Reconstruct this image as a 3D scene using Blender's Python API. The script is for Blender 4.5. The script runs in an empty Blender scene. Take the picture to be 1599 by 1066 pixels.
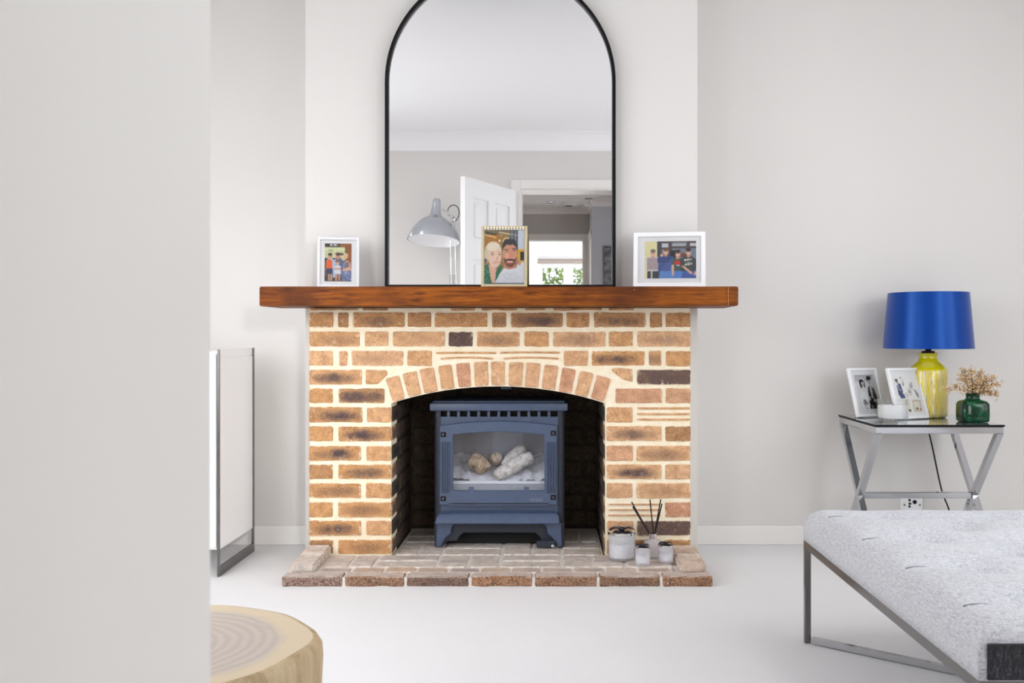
import bpy, bmesh, math, random
import numpy as np
from mathutils import Vector, Matrix, noise as mnoise
C = bpy.context.scene
COL = C.collection
R = math.radians
rnd = random.Random(7)

# ------------------------------------------------------------------ camera, world, lights, exposure
F, VX, HY, HZ = 1500.0, 857.0, 522.0, 0.91       # focal length in pixels, vanishing point, eye height
cd = bpy.data.cameras.new('camera'); cam = bpy.data.objects.new('camera', cd); COL.objects.link(cam)
cam.location = (0, 0, HZ); cam.rotation_euler = (R(90), 0, 0)
cd.sensor_width = 36; cd.lens = F / 1599 * 36
cd.shift_x = -(VX - 799.5) / 1599; cd.shift_y = -(533 - HY) / 1599
cd.clip_start = 0.05
cd.dof.use_dof = True; cd.dof.focus_distance = 3.85; cd.dof.aperture_fstop = 13
C.camera = cam

w = bpy.data.worlds.new('sky'); C.world = w; w.use_nodes = True
bg = w.node_tree.nodes['Background']; bg.inputs[0].default_value = (0.93, 0.97, 1.0, 1); bg.inputs[1].default_value = 2.2
C.view_settings.view_transform = 'Standard'; C.view_settings.look = 'None'
C.view_settings.gamma = 1; C.view_settings.use_curve_mapping = False
C.view_settings.exposure = -0.2
try:
    C.cycles.use_denoising = True
    C.cycles.max_bounces = 14; C.cycles.diffuse_bounces = 9; C.cycles.glossy_bounces = 6
    C.cycles.transparent_max_bounces = 16; C.cycles.transmission_bounces = 8
    C.cycles.caustics_reflective = False; C.cycles.caustics_refractive = False
except Exception:
    pass

def area(name, loc, target, sx, sy, power, color=(1, 1, 1), spread=180):
    l = bpy.data.lights.new(name, 'AREA'); l.shape = 'RECTANGLE'; l.size = sx; l.size_y = sy
    l.energy = power; l.color = color; l.spread = math.radians(spread)
    o = bpy.data.objects.new(name, l); COL.objects.link(o); o.location = loc
    d = Vector(target) - Vector(loc); o.rotation_euler = d.to_track_quat('-Z', 'Y').to_euler()
    return o
DAY = (0.94, 0.97, 1.0)
area('window_and_added_fill', (-2.75, 2.0, 1.40), (-0.2, 2.4, 0.1), 1.7, 1.5, 33, DAY, 130)
area('window_and_added_fill', (3.05, 1.75, 1.40), (0.3, 1.9, 0.5), 1.6, 1.5, 35, DAY)
area('window_and_added_fill', (-1.80, 0.22, 1.20), (-1.0, 3.0, 0.0), 1.0, 1.7, 21, DAY, 125)  # fill from an added, unseen front window, lighting the fireplace side
area('window_and_added_fill', (2.22, 0.22, 1.30), (0.6, 3.0, 0.0), 1.05, 1.9, 18, DAY, 125)  # second added fill, through the made-up window right of the hall
area('added_ceiling_fill', (-1.75, 2.1, 2.40), (-1.75, 2.1, 0), 0.5, 1.6, 12, (0.99, 0.99, 1))  # made-up ceiling lamp, added to brighten the floor and lower walls
area('added_ceiling_fill', (1.6, 2.0, 2.40), (1.6, 2.0, 0), 0.5, 1.6, 7, (0.99, 0.99, 1))  # its added counterpart on the right, also out of view
area('added_kitchen_fill', (1.5, -5.4, 2.33), (1.5, -5.4, 0), 0.9, 2.0, 85, (1, 1, 1))  # added lamp out of view, brightens the kitchen walls
area('added_hall_fill', (1.38, -0.75, 1.3), (0, -0.75, 1.3), 0.9, 1.7, 4.6, (0.97, 0.98, 1))  # light added at the hall side to brighten the door jamb
area('added_doorway_fill', (0.92, -0.95, 1.75), (-1.15, 4.1, 0.45), 0.35, 0.35, 1.5, (1, 0.99, 0.97), 24)  # made-up lamp, aimed through the doorway to lift the left alcove

# ------------------------------------------------------------------ helpers
def px(x, y, Y):                                   # the point at depth Y behind pixel (x, y)
    return ((x - VX) * Y / F, HZ - (y - HY) * Y / F)
def X_(x, Y): return (x - VX) * Y / F
def Z_(y, Y): return HZ - (y - HY) * Y / F

def srgb(r, g=None, b=None):
    if g is None: r, g, b = r
    f = lambda c: (c / 255 / 12.92) if c / 255 <= 0.04045 else ((c / 255 + 0.055) / 1.055) ** 2.4
    return (f(r), f(g), f(b), 1)

class NT:
    def __init__(s, name):
        s.m = bpy.data.materials.new(name); s.m.use_nodes = True
        s.t = s.m.node_tree; s.t.nodes.clear()
        s.out = s.t.nodes.new('ShaderNodeOutputMaterial')
        s.p = s.t.nodes.new('ShaderNodeBsdfPrincipled'); s.l(s.p.outputs[0], s.out.inputs[0])
    def l(s, a, b): s.t.links.new(a, b)
    def n(s, typ, **kw):
        nd = s.t.nodes.new('ShaderNode' + typ)
        for k, v in kw.items():
            if k in nd.inputs: 
                if hasattr(v, 'is_linked') or isinstance(v, bpy.types.NodeSocket): s.l(v, nd.inputs[k])
                else: nd.inputs[k].default_value = v
            else: setattr(nd, k, v)
        return nd
    def coord(s, which='Object', scale=(1, 1, 1), rand=False, rot=(0, 0, 0)):
        tc = s.n('TexCoord'); o = tc.outputs[which]
        if rand:
            oi = s.n('ObjectInfo'); mu = s.n('Vector' + 'Math', operation='SCALE'); 
            cx = s.n('CombineXYZ'); s.l(oi.outputs['Random'], cx.inputs[0]); s.l(oi.outputs['Random'], cx.inputs[2])
            s.l(cx.outputs[0], mu.inputs[0]); mu.inputs[3].default_value = 37.0
            ad = s.n('VectorMath', operation='ADD'); s.l(o, ad.inputs[0]); s.l(mu.outputs[0], ad.inputs[1]); o = ad.outputs[0]
        mp = s.n('Mapping'); s.l(o, mp.inputs[0]); mp.inputs['Scale'].default_value = scale; mp.inputs['Rotation'].default_value = rot
        return mp.outputs[0]
    def noise(s, vec, scale, detail=4, rough=0.55, dist=0):
        nd = s.n('TexNoise'); s.l(vec, nd.inputs['Vector']); nd.inputs['Scale'].default_value = scale
        nd.inputs['Detail'].default_value = detail; nd.inputs['Roughness'].default_value = rough; nd.inputs['Distortion'].default_value = dist
        return nd.outputs[0]
    def ramp(s, fac, stops):
        nd = s.n('ValToRGB'); s.l(fac, nd.inputs[0]); e = nd.color_ramp.elements
        while len(e) < len(stops): e.new(0.5)
        for el, (p, c) in zip(e, stops):
            el.position = p; el.color = c if len(c) == 4 else (*c, 1)
        return nd.outputs[0]
    def val(s, fac, a, b, lo=0.0, hi=1.0):
        nd = s.n('MapRange'); s.l(fac, nd.inputs[0]); nd.inputs[1].default_value = a; nd.inputs[2].default_value = b
        nd.inputs[3].default_value = lo; nd.inputs[4].default_value = hi
        return nd.outputs[0]
    def mix(s, fac, a, b, blend='MIX'):
        nd = s.n('MixRGB', blend_type=blend)
        for i, v in ((0, fac), (1, a), (2, b)):
            if isinstance(v, bpy.types.NodeSocket): s.l(v, nd.inputs[i])
            else: nd.inputs[i].default_value = v
        return nd.outputs[0]
    def math(s, op, a, b=0.0, c=0.0):
        nd = s.n('Math', operation=op)
        for i, v in enumerate((a, b, c)):
            if isinstance(v, bpy.types.NodeSocket): s.l(v, nd.inputs[i])
            else: nd.inputs[i].default_value = v
        return nd.outputs[0]
    def bump(s, h, strength=0.3, dist=0.005):
        nd = s.n('Bump'); s.l(h, nd.inputs['Height']); nd.inputs['Strength'].default_value = strength; nd.inputs['Distance'].default_value = dist
        s.l(nd.outputs[0], s.p.inputs['Normal']); return nd
    def set(s, color=None, rough=None, metal=None, **kw):
        for k, v in (('Base Color', color), ('Roughness', rough), ('Metallic', metal), *kw.items()):
            if v is None: continue
            if isinstance(v, bpy.types.NodeSocket): s.l(v, s.p.inputs[k])
            else: s.p.inputs[k].default_value = v
        return s

def plain(name, col, rough=0.5, metal=0.0, var=0.04, scale=14.0, bump=0.0, bscale=80.0, **kw):
    """one colour with a slight procedural variation"""
    t = NT(name); v = t.coord('Object')
    a = t.noise(v, scale, 3)
    c0 = tuple(c * (1 - var) for c in col[:3]) + (1,); c1 = tuple(min(1, c * (1 + var)) for c in col[:3]) + (1,)
    t.set(t.mix(a, c0, c1), rough, metal, **kw)
    if bump: t.bump(t.noise(v, bscale, 3), bump, 0.003)
    return t.m

def glassy(name, tint=(1, 1, 1, 1), gloss=0.08, rough=0.0, fres=True):
    t = NT(name); t.t.nodes.remove(t.p)
    tr = t.n('BsdfTransparent'); tr.inputs[0].default_value = tint
    gl = t.n('BsdfGlossy'); gl.inputs['Roughness'].default_value = rough
    fr = t.n('LayerWeight'); fr.inputs[0].default_value = 0.25
    f = t.math('MULTIPLY_ADD', fr.outputs['Fresnel'], 0.6 if fres else 0.0, gloss)
    mx = t.n('MixShader'); t.l(f, mx.inputs[0]); t.l(tr.outputs[0], mx.inputs[1]); t.l(gl.outputs[0], mx.inputs[2])
    t.l(mx.outputs[0], t.out.inputs[0])
    return t.m

def link(name, me, m=None, parent=None):
    o = bpy.data.objects.new(name, me); COL.objects.link(o)
    if m: me.materials.append(m)
    if parent: o.parent = parent
    return o
def wl(o):
    v = Vector(o.location)
    while o.parent: o = o.parent; v += Vector(o.location)
    return v
def obj(name, bm, m, parent=None, smooth=False, local=False, label=None):
    """link a bmesh as one object; world coordinates unless local"""
    if parent and not local: bmesh.ops.translate(bm, verts=bm.verts, vec=-wl(parent))
    me = bpy.data.meshes.new(name); bm.normal_update(); bm.to_mesh(me); bm.free()
    if smooth:
        for p in me.polygons: p.use_smooth = True
        if smooth != 'all':
            try: me.set_sharp_from_angle(angle=R(smooth if smooth is not True else 35))
            except Exception: pass
    o = link(name, me, m, parent)
    if label: o['label'] = label
    return o
def thing(name, label, cat, loc=(0, 0, 0), group=None, rot=(0, 0, 0)):
    o = bpy.data.objects.new(name, None); COL.objects.link(o); o.empty_display_size = 0.05
    o.location = loc; o.rotation_euler = rot; o['label'] = label; o['category'] = cat
    if group: o['group'] = group
    return o
def tag(o, label, cat, group=None):
    o['label'] = label; o['category'] = cat
    if group: o['group'] = group
    return o
def struct(name, bm, m, parent=None, label=None, cat=None, smooth=False):
    o = obj(name, bm, m, parent, smooth)
    if not parent:
        o['kind'] = 'structure'
        if label: o['label'] = label
        if cat: o['category'] = cat
    return o

def B(): return bmesh.new()
def box(bm, x0, x1, y0, y1, z0, z1, bev=0.0, seg=2):
    r = bmesh.ops.create_cube(bm, size=1); vs = r['verts']
    sx, sy, sz = x1 - x0, y1 - y0, z1 - z0
    for v in vs: v.co = ((x0 + x1) / 2 + v.co.x * sx, (y0 + y1) / 2 + v.co.y * sy, (z0 + z1) / 2 + v.co.z * sz)
    if bev:
        es = list({e for v in vs for e in v.link_edges})
        bmesh.ops.bevel(bm, geom=es, offset=bev, segments=seg, affect='EDGES', profile=0.5)
    return bm
def prism(bm, pts, fn, d0, d1):
    """polygon pts (2-D, any shape) extruded from d0 to d1; fn(u, v, d) -> world"""
    a = [bm.verts.new(fn(u, v, d0)) for u, v in pts]; b = [bm.verts.new(fn(u, v, d1)) for u, v in pts]
    n = len(pts)
    f0 = bm.faces.new(a); f1 = bm.faces.new(b[::-1])
    for i in range(n): bm.faces.new((a[i], b[i], b[(i + 1) % n], a[(i + 1) % n]))
    bmesh.ops.recalc_face_normals(bm, faces=bm.faces[:])
    return bm
FN_XZ = lambda u, v, d: (u, d, v)                   # extruded along Y
FN_XY = lambda u, v, d: (u, v, d)                   # extruded along Z
FN_YZ = lambda u, v, d: (d, u, v)
def ring(bm, outer, inner, fn, d0, d1):
    """outer and inner loops with the same number of points"""
    n = len(outer); V = []
    for loop in (outer, inner):
        for d in (d0, d1): V.append([bm.verts.new(fn(u, v, d)) for u, v in loop])
    o0, o1, i0, i1 = V
    for k in range(n):
        j = (k + 1) % n
        for q in ((o0[k], o0[j], i0[j], i0[k]), (o1[k], i1[k], i1[j], o1[j]), (o0[k], o1[k], o1[j], o0[j]), (i0[k], i0[j], i1[j], i1[k])):
            bm.faces.new(q)
    bmesh.ops.recalc_face_normals(bm, faces=bm.faces[:])
    return bm
def lathe(bm, prof, c=(0, 0, 0), seg=32, cap=True, mat=None):
    rows = []
    for r, z in prof:
        if r < 1e-6: rows.append([bm.verts.new((c[0], c[1], c[2] + z))])
        else: rows.append([bm.verts.new((c[0] + r * math.cos(2 * math.pi * i / seg), c[1] + r * math.sin(2 * math.pi * i / seg), c[2] + z)) for i in range(seg)])
    for a, b in zip(rows, rows[1:]):
        for i in range(seg):
            j = (i + 1) % seg
            if len(a) == 1 and len(b) == 1: continue
            if len(a) == 1: bm.faces.new((a[0], b[j], b[i]))
            elif len(b) == 1: bm.faces.new((a[i], a[j], b[0]))
            else: bm.faces.new((a[i], a[j], b[j], b[i]))
    if cap:
        if len(rows[0]) > 1: bm.faces.new(rows[0][::-1])
        if len(rows[-1]) > 1: bm.faces.new(rows[-1])
    if mat is not None:
        for row in rows:
            for v in row: v.co = mat @ v.co
    bmesh.ops.recalc_face_normals(bm, faces=bm.faces[:])
    return bm
def tube(bm, pts, r, seg=8, cap=True, square=False):
    pts = [Vector(p) for p in pts]; rows = []; n = len(pts)
    up = None
    for i, p in enumerate(pts):
        t = (pts[min(i + 1, n - 1)] - pts[max(i - 1, 0)]).normalized()
        if up is None: up = Vector((0, 0, 1)) if abs(t.z) < 0.9 else Vector((1, 0, 0))
        a = (up - t * up.dot(t)).normalized(); b = t.cross(a); up = a
        rr = r[i] if isinstance(r, (list, tuple)) else r
        k = 4 if square else seg
        off = math.pi / 4 if square else 0
        q = rr * (math.sqrt(2) if square else 1)
        rows.append([bm.verts.new(p + a * (q * math.cos(off + 2 * math.pi * j / k)) + b * (q * math.sin(off + 2 * math.pi * j / k))) for j in range(k)])
    for a, b in zip(rows, rows[1:]):
        for j in range(len(a)):
            bm.faces.new((a[j], a[(j + 1) % len(a)], b[(j + 1) % len(a)], b[j]))
    if cap: bm.faces.new(rows[0][::-1]); bm.faces.new(rows[-1])
    bmesh.ops.recalc_face_normals(bm, faces=bm.faces[:])
    return bm
def curve_pts(P, n=24):
    """Catmull-Rom through P"""
    P = [Vector(p) for p in P]; out = []
    for i in range(len(P) - 1):
        p0, p1, p2, p3 = P[max(i - 1, 0)], P[i], P[i + 1], P[min(i + 2, len(P) - 1)]
        m = max(2, n // (len(P) - 1))
        for k in range(m):
            t = k / m
            out.append(0.5 * ((2 * p1) + (p2 - p0) * t + (2 * p0 - 5 * p1 + 4 * p2 - p3) * t * t + (3 * p1 - p0 - 3 * p2 + p3) * t ** 3))
    out.append(P[-1]); return out

# ------------------------------------------------------------------ materials
def wall_mat(name, col, rough=0.75):
    t = NT(name); v = t.coord('Object')
    n1 = t.noise(v, 1.3, 3); n2 = t.noise(v, 260, 2)
    c0 = tuple(c * 0.985 for c in col[:3]) + (1,); c1 = tuple(min(1, c * 1.012) for c in col[:3]) + (1,)
    t.set(t.mix(n1, c0, c1), rough); t.bump(n2, 0.06, 0.001)
    return t.m
M = {}
M['wall'] = wall_mat('greige_wall_paint', srgb(222, 219, 216))
M['hallwall'] = wall_mat('hall_wall_paint', srgb(198, 195, 192)); M['stepwall'] = wall_mat('pale_blue_grey_paint', srgb(206, 209, 220))
M['kitchenwall'] = wall_mat('kitchen_white_paint', srgb(244, 244, 244))
M['ceiling'] = wall_mat('ceiling_white_paint', srgb(245, 245, 247), 0.85)
M['trim'] = plain('white_gloss_trim', srgb(238, 236, 233), 0.35, var=0.01)
M['door'] = plain('white_door_paint', srgb(236, 236, 237), 0.4, var=0.01)
M['black'] = plain('black_painted_metal', srgb(10, 10, 11), 0.5, **{'Specular IOR Level': 0.2})
M['chrome'] = plain('polished_chrome', srgb(205, 205, 208), 0.09, 1.0, var=0.02)
M['steel'] = plain('dark_brushed_steel', srgb(120, 118, 116), 0.22, 1.0, var=0.05)
M['white'] = plain('white_lacquer', srgb(248, 248, 250), 0.28, var=0.01)
M['mount'] = plain('white_mount_board', srgb(243, 243, 244), 0.8, var=0.01)
M['glass'] = glassy('clear_glass', gloss=0.03)
M['winglass'] = glassy('window_glass', gloss=0.02)
M['dark'] = plain('matt_black', srgb(12, 12, 13), 0.8)
t = NT('mirror_silver'); t.set((0.985, 0.985, 0.99, 1), 0.0, 1.0); M['mirror'] = t.m

t = NT('cream_carpet'); v = t.coord('Object')
n1 = t.noise(v, 2.2, 4); n2 = t.noise(v, 420, 3, 0.7); n3 = t.noise(v, 60, 3)
c = t.mix(n1, srgb(231, 230, 231), srgb(241, 240, 241)); c = t.mix(t.val(n2, 0.35, 0.65, 0, 0.22), c, srgb(200, 198, 198))
t.set(c, 0.95, **{'Sheen Weight': 0.15}); bn = t.mix(0.35, n2, n3); t.bump(bn, 0.6, 0.006); M['carpet'] = t.m
t = NT('hall_floor_oak'); v = t.coord('Object', (1, 8, 1)); t.set(t.mix(t.noise(v, 6, 5), srgb(150, 118, 84), srgb(190, 158, 120)), 0.4); M['oak'] = t.m

def brick_mat(name, tones, dark, smear, soot=0.0, rough_bump=0.35, smear_amt=0.5, dust=0.0, speck=0.0):
    """object colour R = burnt patch along the middle, G = tone, B = whole brick burnt dark"""
    t = NT(name); v = t.coord('Object', rand=True); raw = t.coord('Object')
    oi = t.n('ObjectInfo'); sp = t.n('SeparateColor'); t.l(oi.outputs['Color'], sp.inputs[0])
    tone = t.ramp(sp.outputs[1], tones)
    n1 = t.noise(v, 28, 5, 0.6); n2 = t.noise(v, 190, 4, 0.7); n3 = t.noise(v, 9, 3)
    c = t.mix(t.val(n1, 0.32, 0.66), t.mix(0.45, tone, (0.10, 0.045, 0.018, 1)), t.mix(0.16, tone, (0.80, 0.58, 0.38, 1)))
    c = t.mix(t.val(n2, 0.45, 0.75, 0, 0.6), c, t.mix(0.55, tone, (0.9, 0.74, 0.56, 1))); c = t.mix(t.val(n2, 0.46, 0.30, 0, 0.55), c, t.mix(0.55, tone, (0.06, 0.03, 0.015, 1)))
    if speck: c = t.mix(t.val(t.noise(v, 120, 3, 0.8), 0.50, 0.40, 0, speck), c, (0.035, 0.022, 0.018, 1)); c = t.mix(t.val(t.noise(v, 95, 3, 0.8), 0.60, 0.70, 0, speck), c, (0.62, 0.46, 0.36, 1))
    # burnt patch: ellipse in the brick's own face, broken by noise
    sx = t.n('SeparateXYZ'); t.l(raw, sx.inputs[0])
    ex = t.math('POWER', t.math('MULTIPLY', sx.outputs[0], 11.0), 2.0); ez = t.math('POWER', t.math('MULTIPLY', t.math('ADD', sx.outputs[2], 0.004), 44.0), 2.0)
    d = t.math('ADD', ex, ez); d = t.math('SUBTRACT', 1.25, d); d = t.math('ADD', d, t.math('MULTIPLY', t.math('SUBTRACT', n3, 0.5), 2.6)); d = t.math('ADD', d, t.math('MULTIPLY', t.math('SUBTRACT', n1, 0.5), 2.4))
    mask = t.math('MULTIPLY', t.val(d, 0.0, 1.3), sp.outputs[0])
    dk = t.mix(t.val(n2, 0.35, 0.65), dark, tuple(x * 3.0 for x in dark[:3]) + (1,))
    c = t.mix(mask, c, dk)
    c = t.mix(t.math('MULTIPLY', sp.outputs[2], t.val(n1, 0.15, 0.5, 0.6, 1.0)), c, dk)
    # black pits
    vo = t.n('TexVoronoi'); t.l(v, vo.inputs['Vector']); vo.inputs['Scale'].default_value = 62
    pit = t.math('MULTIPLY', t.val(vo.outputs['Distance'], 0.10, 0.17, 1, 0), t.val(n3, 0.5, 0.56))
    c = t.mix(t.math('MULTIPLY', pit, 0.85), c, (0.012, 0.011, 0.014, 1))
    ge = t.coord('Generated'); gs = t.n('SeparateXYZ'); t.l(ge, gs.inputs[0])
    eg = t.math('MAXIMUM', t.math('MULTIPLY', t.math('ABSOLUTE', t.math('SUBTRACT', gs.outputs[2], 0.5)), 2.0), t.math('SUBTRACT', t.math('MULTIPLY', t.math('ABSOLUTE', t.math('SUBTRACT', gs.outputs[0], 0.5)), 2.0), 0.06))
    sn = t.noise(v, 34, 6, 0.75); sm = t.math('ADD', t.val(t.noise(v, 16, 6, 0.75), 0.60, 0.70, 0, smear_amt), t.math('MULTIPLY', t.val(t.math('ADD', eg, t.math('MULTIPLY', t.math('SUBTRACT', sn, 0.5), 1.1)), 0.90, 1.06), smear_amt * 1.5))
    c = t.mix(t.math('MINIMUM', sm, 0.92), c, smear)
    if dust:
        gm = t.n('NewGeometry'); gn = t.n('SeparateXYZ'); t.l(gm.outputs['True Normal'], gn.inputs[0])
        c = t.mix(t.math('MULTIPLY', t.val(gn.outputs[2], 0.6, 0.9), t.val(n1, 0.3, 0.6, dust * .5, dust)), c, srgb(204, 192, 184))
    if soot: c = t.mix(soot, c, (0.010, 0.009, 0.008, 1))
    t.set(c, 0.9); t.bump(t.mix(0.5, n2, n1), rough_bump, 0.004)
    return t.m
TONES = [(0.0, srgb(174, 116, 56)), (0.35, srgb(206, 145, 82)), (0.7, srgb(220, 168, 122)), (1.0, srgb(204, 138, 106))]
SM = srgb(240, 228, 204)
M['brick'] = brick_mat('buff_orange_brick', TONES, srgb(58, 46, 46), SM)
M['sootbrick'] = brick_mat('sooty_brick', [(0, srgb(52, 36, 27)), (1, srgb(72, 48, 36))], srgb(20, 18, 18), srgb(84, 74, 62), 0.45, smear_amt=0.25)
HT = [(0.0, srgb(206, 198, 194)), (0.5, srgb(216, 207, 200)), (1.0, srgb(208, 178, 156))]
M['hearthbrick'] = brick_mat('whitened_hearth_brick', HT, srgb(112, 104, 104), srgb(226, 219, 213), smear_amt=0.7)
M['kerbbrick'] = brick_mat('rough_kerb_brick', [(0, srgb(128, 100, 96)), (0.5, srgb(142, 98, 70)), (1, srgb(158, 104, 68))], srgb(60, 46, 42), srgb(190, 170, 152), rough_bump=1.0, smear_amt=0.3, dust=0.85, speck=0.75)
def mortar_mat(name, c0, c1):
    t = NT(name); v = t.coord('Object'); n1 = t.noise(v, 22, 5, 0.65); n2 = t.noise(v, 170, 4)
    t.set(t.mix(t.val(n1, 0.3, 0.7), c0, c1), 0.95); t.bump(t.mix(0.5, n1, n2), 0.55, 0.006); return t.m
M['mortar'] = mortar_mat('cream_mortar', srgb(236, 220, 186), srgb(247, 238, 218))
M['sootmortar'] = mortar_mat('sooty_mortar', srgb(58, 50, 42), srgb(86, 76, 64))
M['hearthmortar'] = mortar_mat('pale_hearth_mortar', srgb(216, 207, 198), srgb(232, 226, 220))

t = NT('stained_oak_beam'); v = t.coord('Object', (1.1, 10, 14)); v2 = t.coord('Object', (1, 1, 1))
g = t.noise(v, 5, 8, 0.65, 0.6); gl = t.noise(v2, 3.2, 4); fine = t.noise(t.coord('Object', (3, 60, 90)), 6, 4)
c = t.ramp(g, [(0.28, srgb(66, 28, 4)), (0.45, srgb(124, 62, 6)), (0.60, srgb(152, 82, 10)), (0.80, srgb(186, 112, 26))])
c = t.mix(t.val(gl, 0.46, 0.66, 0, 0.75), c, srgb(74, 32, 6)); c = t.mix(t.val(fine, 0.5, 0.75, 0, 0.4), c, srgb(48, 22, 8))
kn = t.n('TexVoronoi'); t.l(t.coord('Object', (3.3, 9, 11)), kn.inputs['Vector']); kn.inputs['Scale'].default_value = 1.6
c = t.mix(t.val(kn.outputs['Distance'], 0.20, 0.06, 0, 0.85), c, srgb(40, 18, 6)); c = t.mix(t.val(t.noise(t.coord('Object', (1.4, 40, 60)), 5, 6, .7), .56, .66, 0, .6), c, srgb(60, 26, 6))
sp = t.val(t.noise(v2, 75, 2, 0.5), 0.74, 0.80, 0, 0.8); c = t.mix(sp, c, srgb(214, 172, 110))
t.set(c, 0.5, **{'Specular IOR Level': 0.22}); t.bump(t.mix(0.5, g, fine), 0.35, 0.004); M['beam'] = t.m

t = NT('blue_black_stove_enamel'); v = t.coord('Object'); n = t.noise(v, 30, 4); n2 = t.noise(v, 300, 2)
t.set(t.mix(n, srgb(60, 74, 100), srgb(74, 90, 120)), 0.36, 0.0, **{'Specular IOR Level': 0.7}); t.bump(n2, 0.08, 0.001); M['stove'] = t.m
M['stovedark'] = plain('stove_inner_iron', srgb(150, 154, 164), 0.7, var=0.15)
M['stovebody'] = plain('stove_body_iron', srgb(40, 46, 58), 0.5, var=0.1)
M['stoveglass'] = glassy('stove_glass', (0.96, 0.97, 1, 1), gloss=0.10)
t = NT('ceramic_log'); v = t.coord('Object'); n = t.noise(v, 45, 5, 0.7, 0.8); t.set(t.ramp(n, [(0.3, srgb(120, 106, 92)), (0.45, srgb(206, 198, 190)), (0.7, srgb(238, 236, 236))]), 0.9); t.bump(n, 0.8, 0.01); M['log'] = t.m
t = NT('scorched_ceramic_log'); v = t.coord('Object'); n = t.noise(v, 30, 5, 0.7, 0.8); t.set(t.ramp(n, [(0.3, srgb(70, 58, 50)), (0.5, srgb(176, 152, 128)), (0.7, srgb(228, 218, 206))]), 0.9); t.bump(n, 0.8, 0.01); M['log2'] = t.m
M['ash'] = plain('grey_ash', srgb(206, 208, 216), 0.95, var=0.22, scale=60, bump=1.0, bscale=120)

t = NT('heather_grey_fabric'); v = t.coord('Object', (60, 420, 300)); v2 = t.coord('Object', (420, 60, 300)); v3 = t.coord('Object')
a = t.noise(v, 1, 3, 0.6); b = t.noise(v2, 1, 3, 0.6); n = t.mix(0.5, a, b)
c = t.ramp(n, [(0.30, srgb(112, 114, 122)), (0.44, srgb(178, 179, 185)), (0.60, srgb(206, 206, 211))])
t.set(c, 0.95, **{'Sheen Weight': 0.2}); t.bump(n, 0.4, 0.003); M['fabric'] = t.m
t = NT('shade_dark_fabric'); v = t.coord('Object', (420, 60, 300)); n = t.mix(0.5, t.noise(v, 1, 3), t.noise(t.coord('Object', (300, 300, 60)), 1, 3))
t.set(t.ramp(n, [(0.35, srgb(18, 18, 20)), (0.55, srgb(52, 52, 56)), (0.7, srgb(104, 108, 122))]), 0.95); t.bump(n, 0.5, 0.003); M['shade_dark'] = t.m  # near-black weave standing in for shade on the cushion's near end

# ------------------------------------------------------------------ depths (metres in front of the eye)
YB = F / 393.0        # brick face
YP = F / 382.0        # plaster of the chimney breast
YA = F / 360.0        # alcove walls
YM = 3.90             # mirror plane
YC = 4.36             # back of the fire chamber
YD1, YD0 = 0.574, 0.335    # door wall, room side and hall side
XJ = -0.2023          # left jamb
XR = 0.56             # right jamb
ZC = 2.415             # ceiling
XL, XRR = -2.6, 2.9

# ------------------------------------------------------------------ the room
bm = B(); box(bm, XL - 0.1, XRR + 0.1, YD1 - 0.12, YC + 0.2, -0.06, 0.0); struct('floor', bm, M['carpet'])
bm = B(); box(bm, XL - 0.1, XRR + 0.1, YD1 - 0.02, YC + 0.2, ZC, ZC + 0.08); struct('ceiling', bm, M['ceiling'])
BX0, BX1 = X_(477, YP), X_(1089, YP)                # chimney breast
bm = B(); box(bm, XL - 0.1, BX0 + 0.02, YA, YA + 0.12, 0, ZC); struct('wall_back_left', bm, M['wall'])
bm = B(); box(bm, BX1 - 0.02, XRR + 0.1, YA, YA + 0.12, 0, ZC); struct('wall_back_right', bm, M['wall'])
FX0, FX1 = X_(483, YB), X_(1078.3, YB)              # brick surround
ZMT = Z_(447, F / 413.0); ZMB = Z_(478, F / 413.0)  # mantel top and underside
bm = B()
box(bm, BX0, FX0 + 0.0025, YP, YA + 0.01, 0, ZMB); box(bm, FX1 - 0.0025, BX1, YP, YA + 0.01, 0, ZMB); box(bm, BX0, BX1, YP, YA + 0.01, ZMB, ZC)
struct('wall_chimney_breast', bm, M['wall'])
def wall_with_hole(name, axis, a0, a1, p0, p1, z1, h0, h1, hz0, hz1, m, z0=0.0):
    bm = B()
    for (s0, s1, q0, q1) in ((a0, h0, z0, z1), (h1, a1, z0, z1), (h0, h1, z0, hz0), (h0, h1, hz1, z1)):
        if s1 - s0 < 1e-4 or q1 - q0 < 1e-4: continue
        if axis == 'y': box(bm, p0, p1, s0, s1, q0, q1)
        else: box(bm, s0, s1, p0, p1, q0, q1)
    return struct(name, bm, m)
wall_with_hole('wall_left', 'y', YD0, YA + 0.1, XL - 0.12, XL, ZC, 1.5, 3.4, 0.83, 2.13, M['wall'])
wall_with_hole('wall_right', 'y', YD0, YA + 0.1, XRR, XRR + 0.12, ZC, 1.05, 2.75, 0.83, 2.13, M['wall'])
ZO = 1.994                                          # door opening height
wall_with_hole('wall_front', 'x', -1.40, 1.60, YD0, YD1, ZC, XJ - 0.02, XR + 0.02, 0.0, ZO + 0.02, M['wall'])
wall_with_hole('wall_front_left', 'x', XL - 0.1, -1.40, YD0, YD1, ZC, -2.32, -1.45, 0.30, 2.20, M['wall'])
wall_with_hole('wall_front_right', 'x', 1.60, XRR + 0.1, YD0, YD1, ZC, 1.70, 2.76, 0.30, 2.20, M['wall'])
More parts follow.
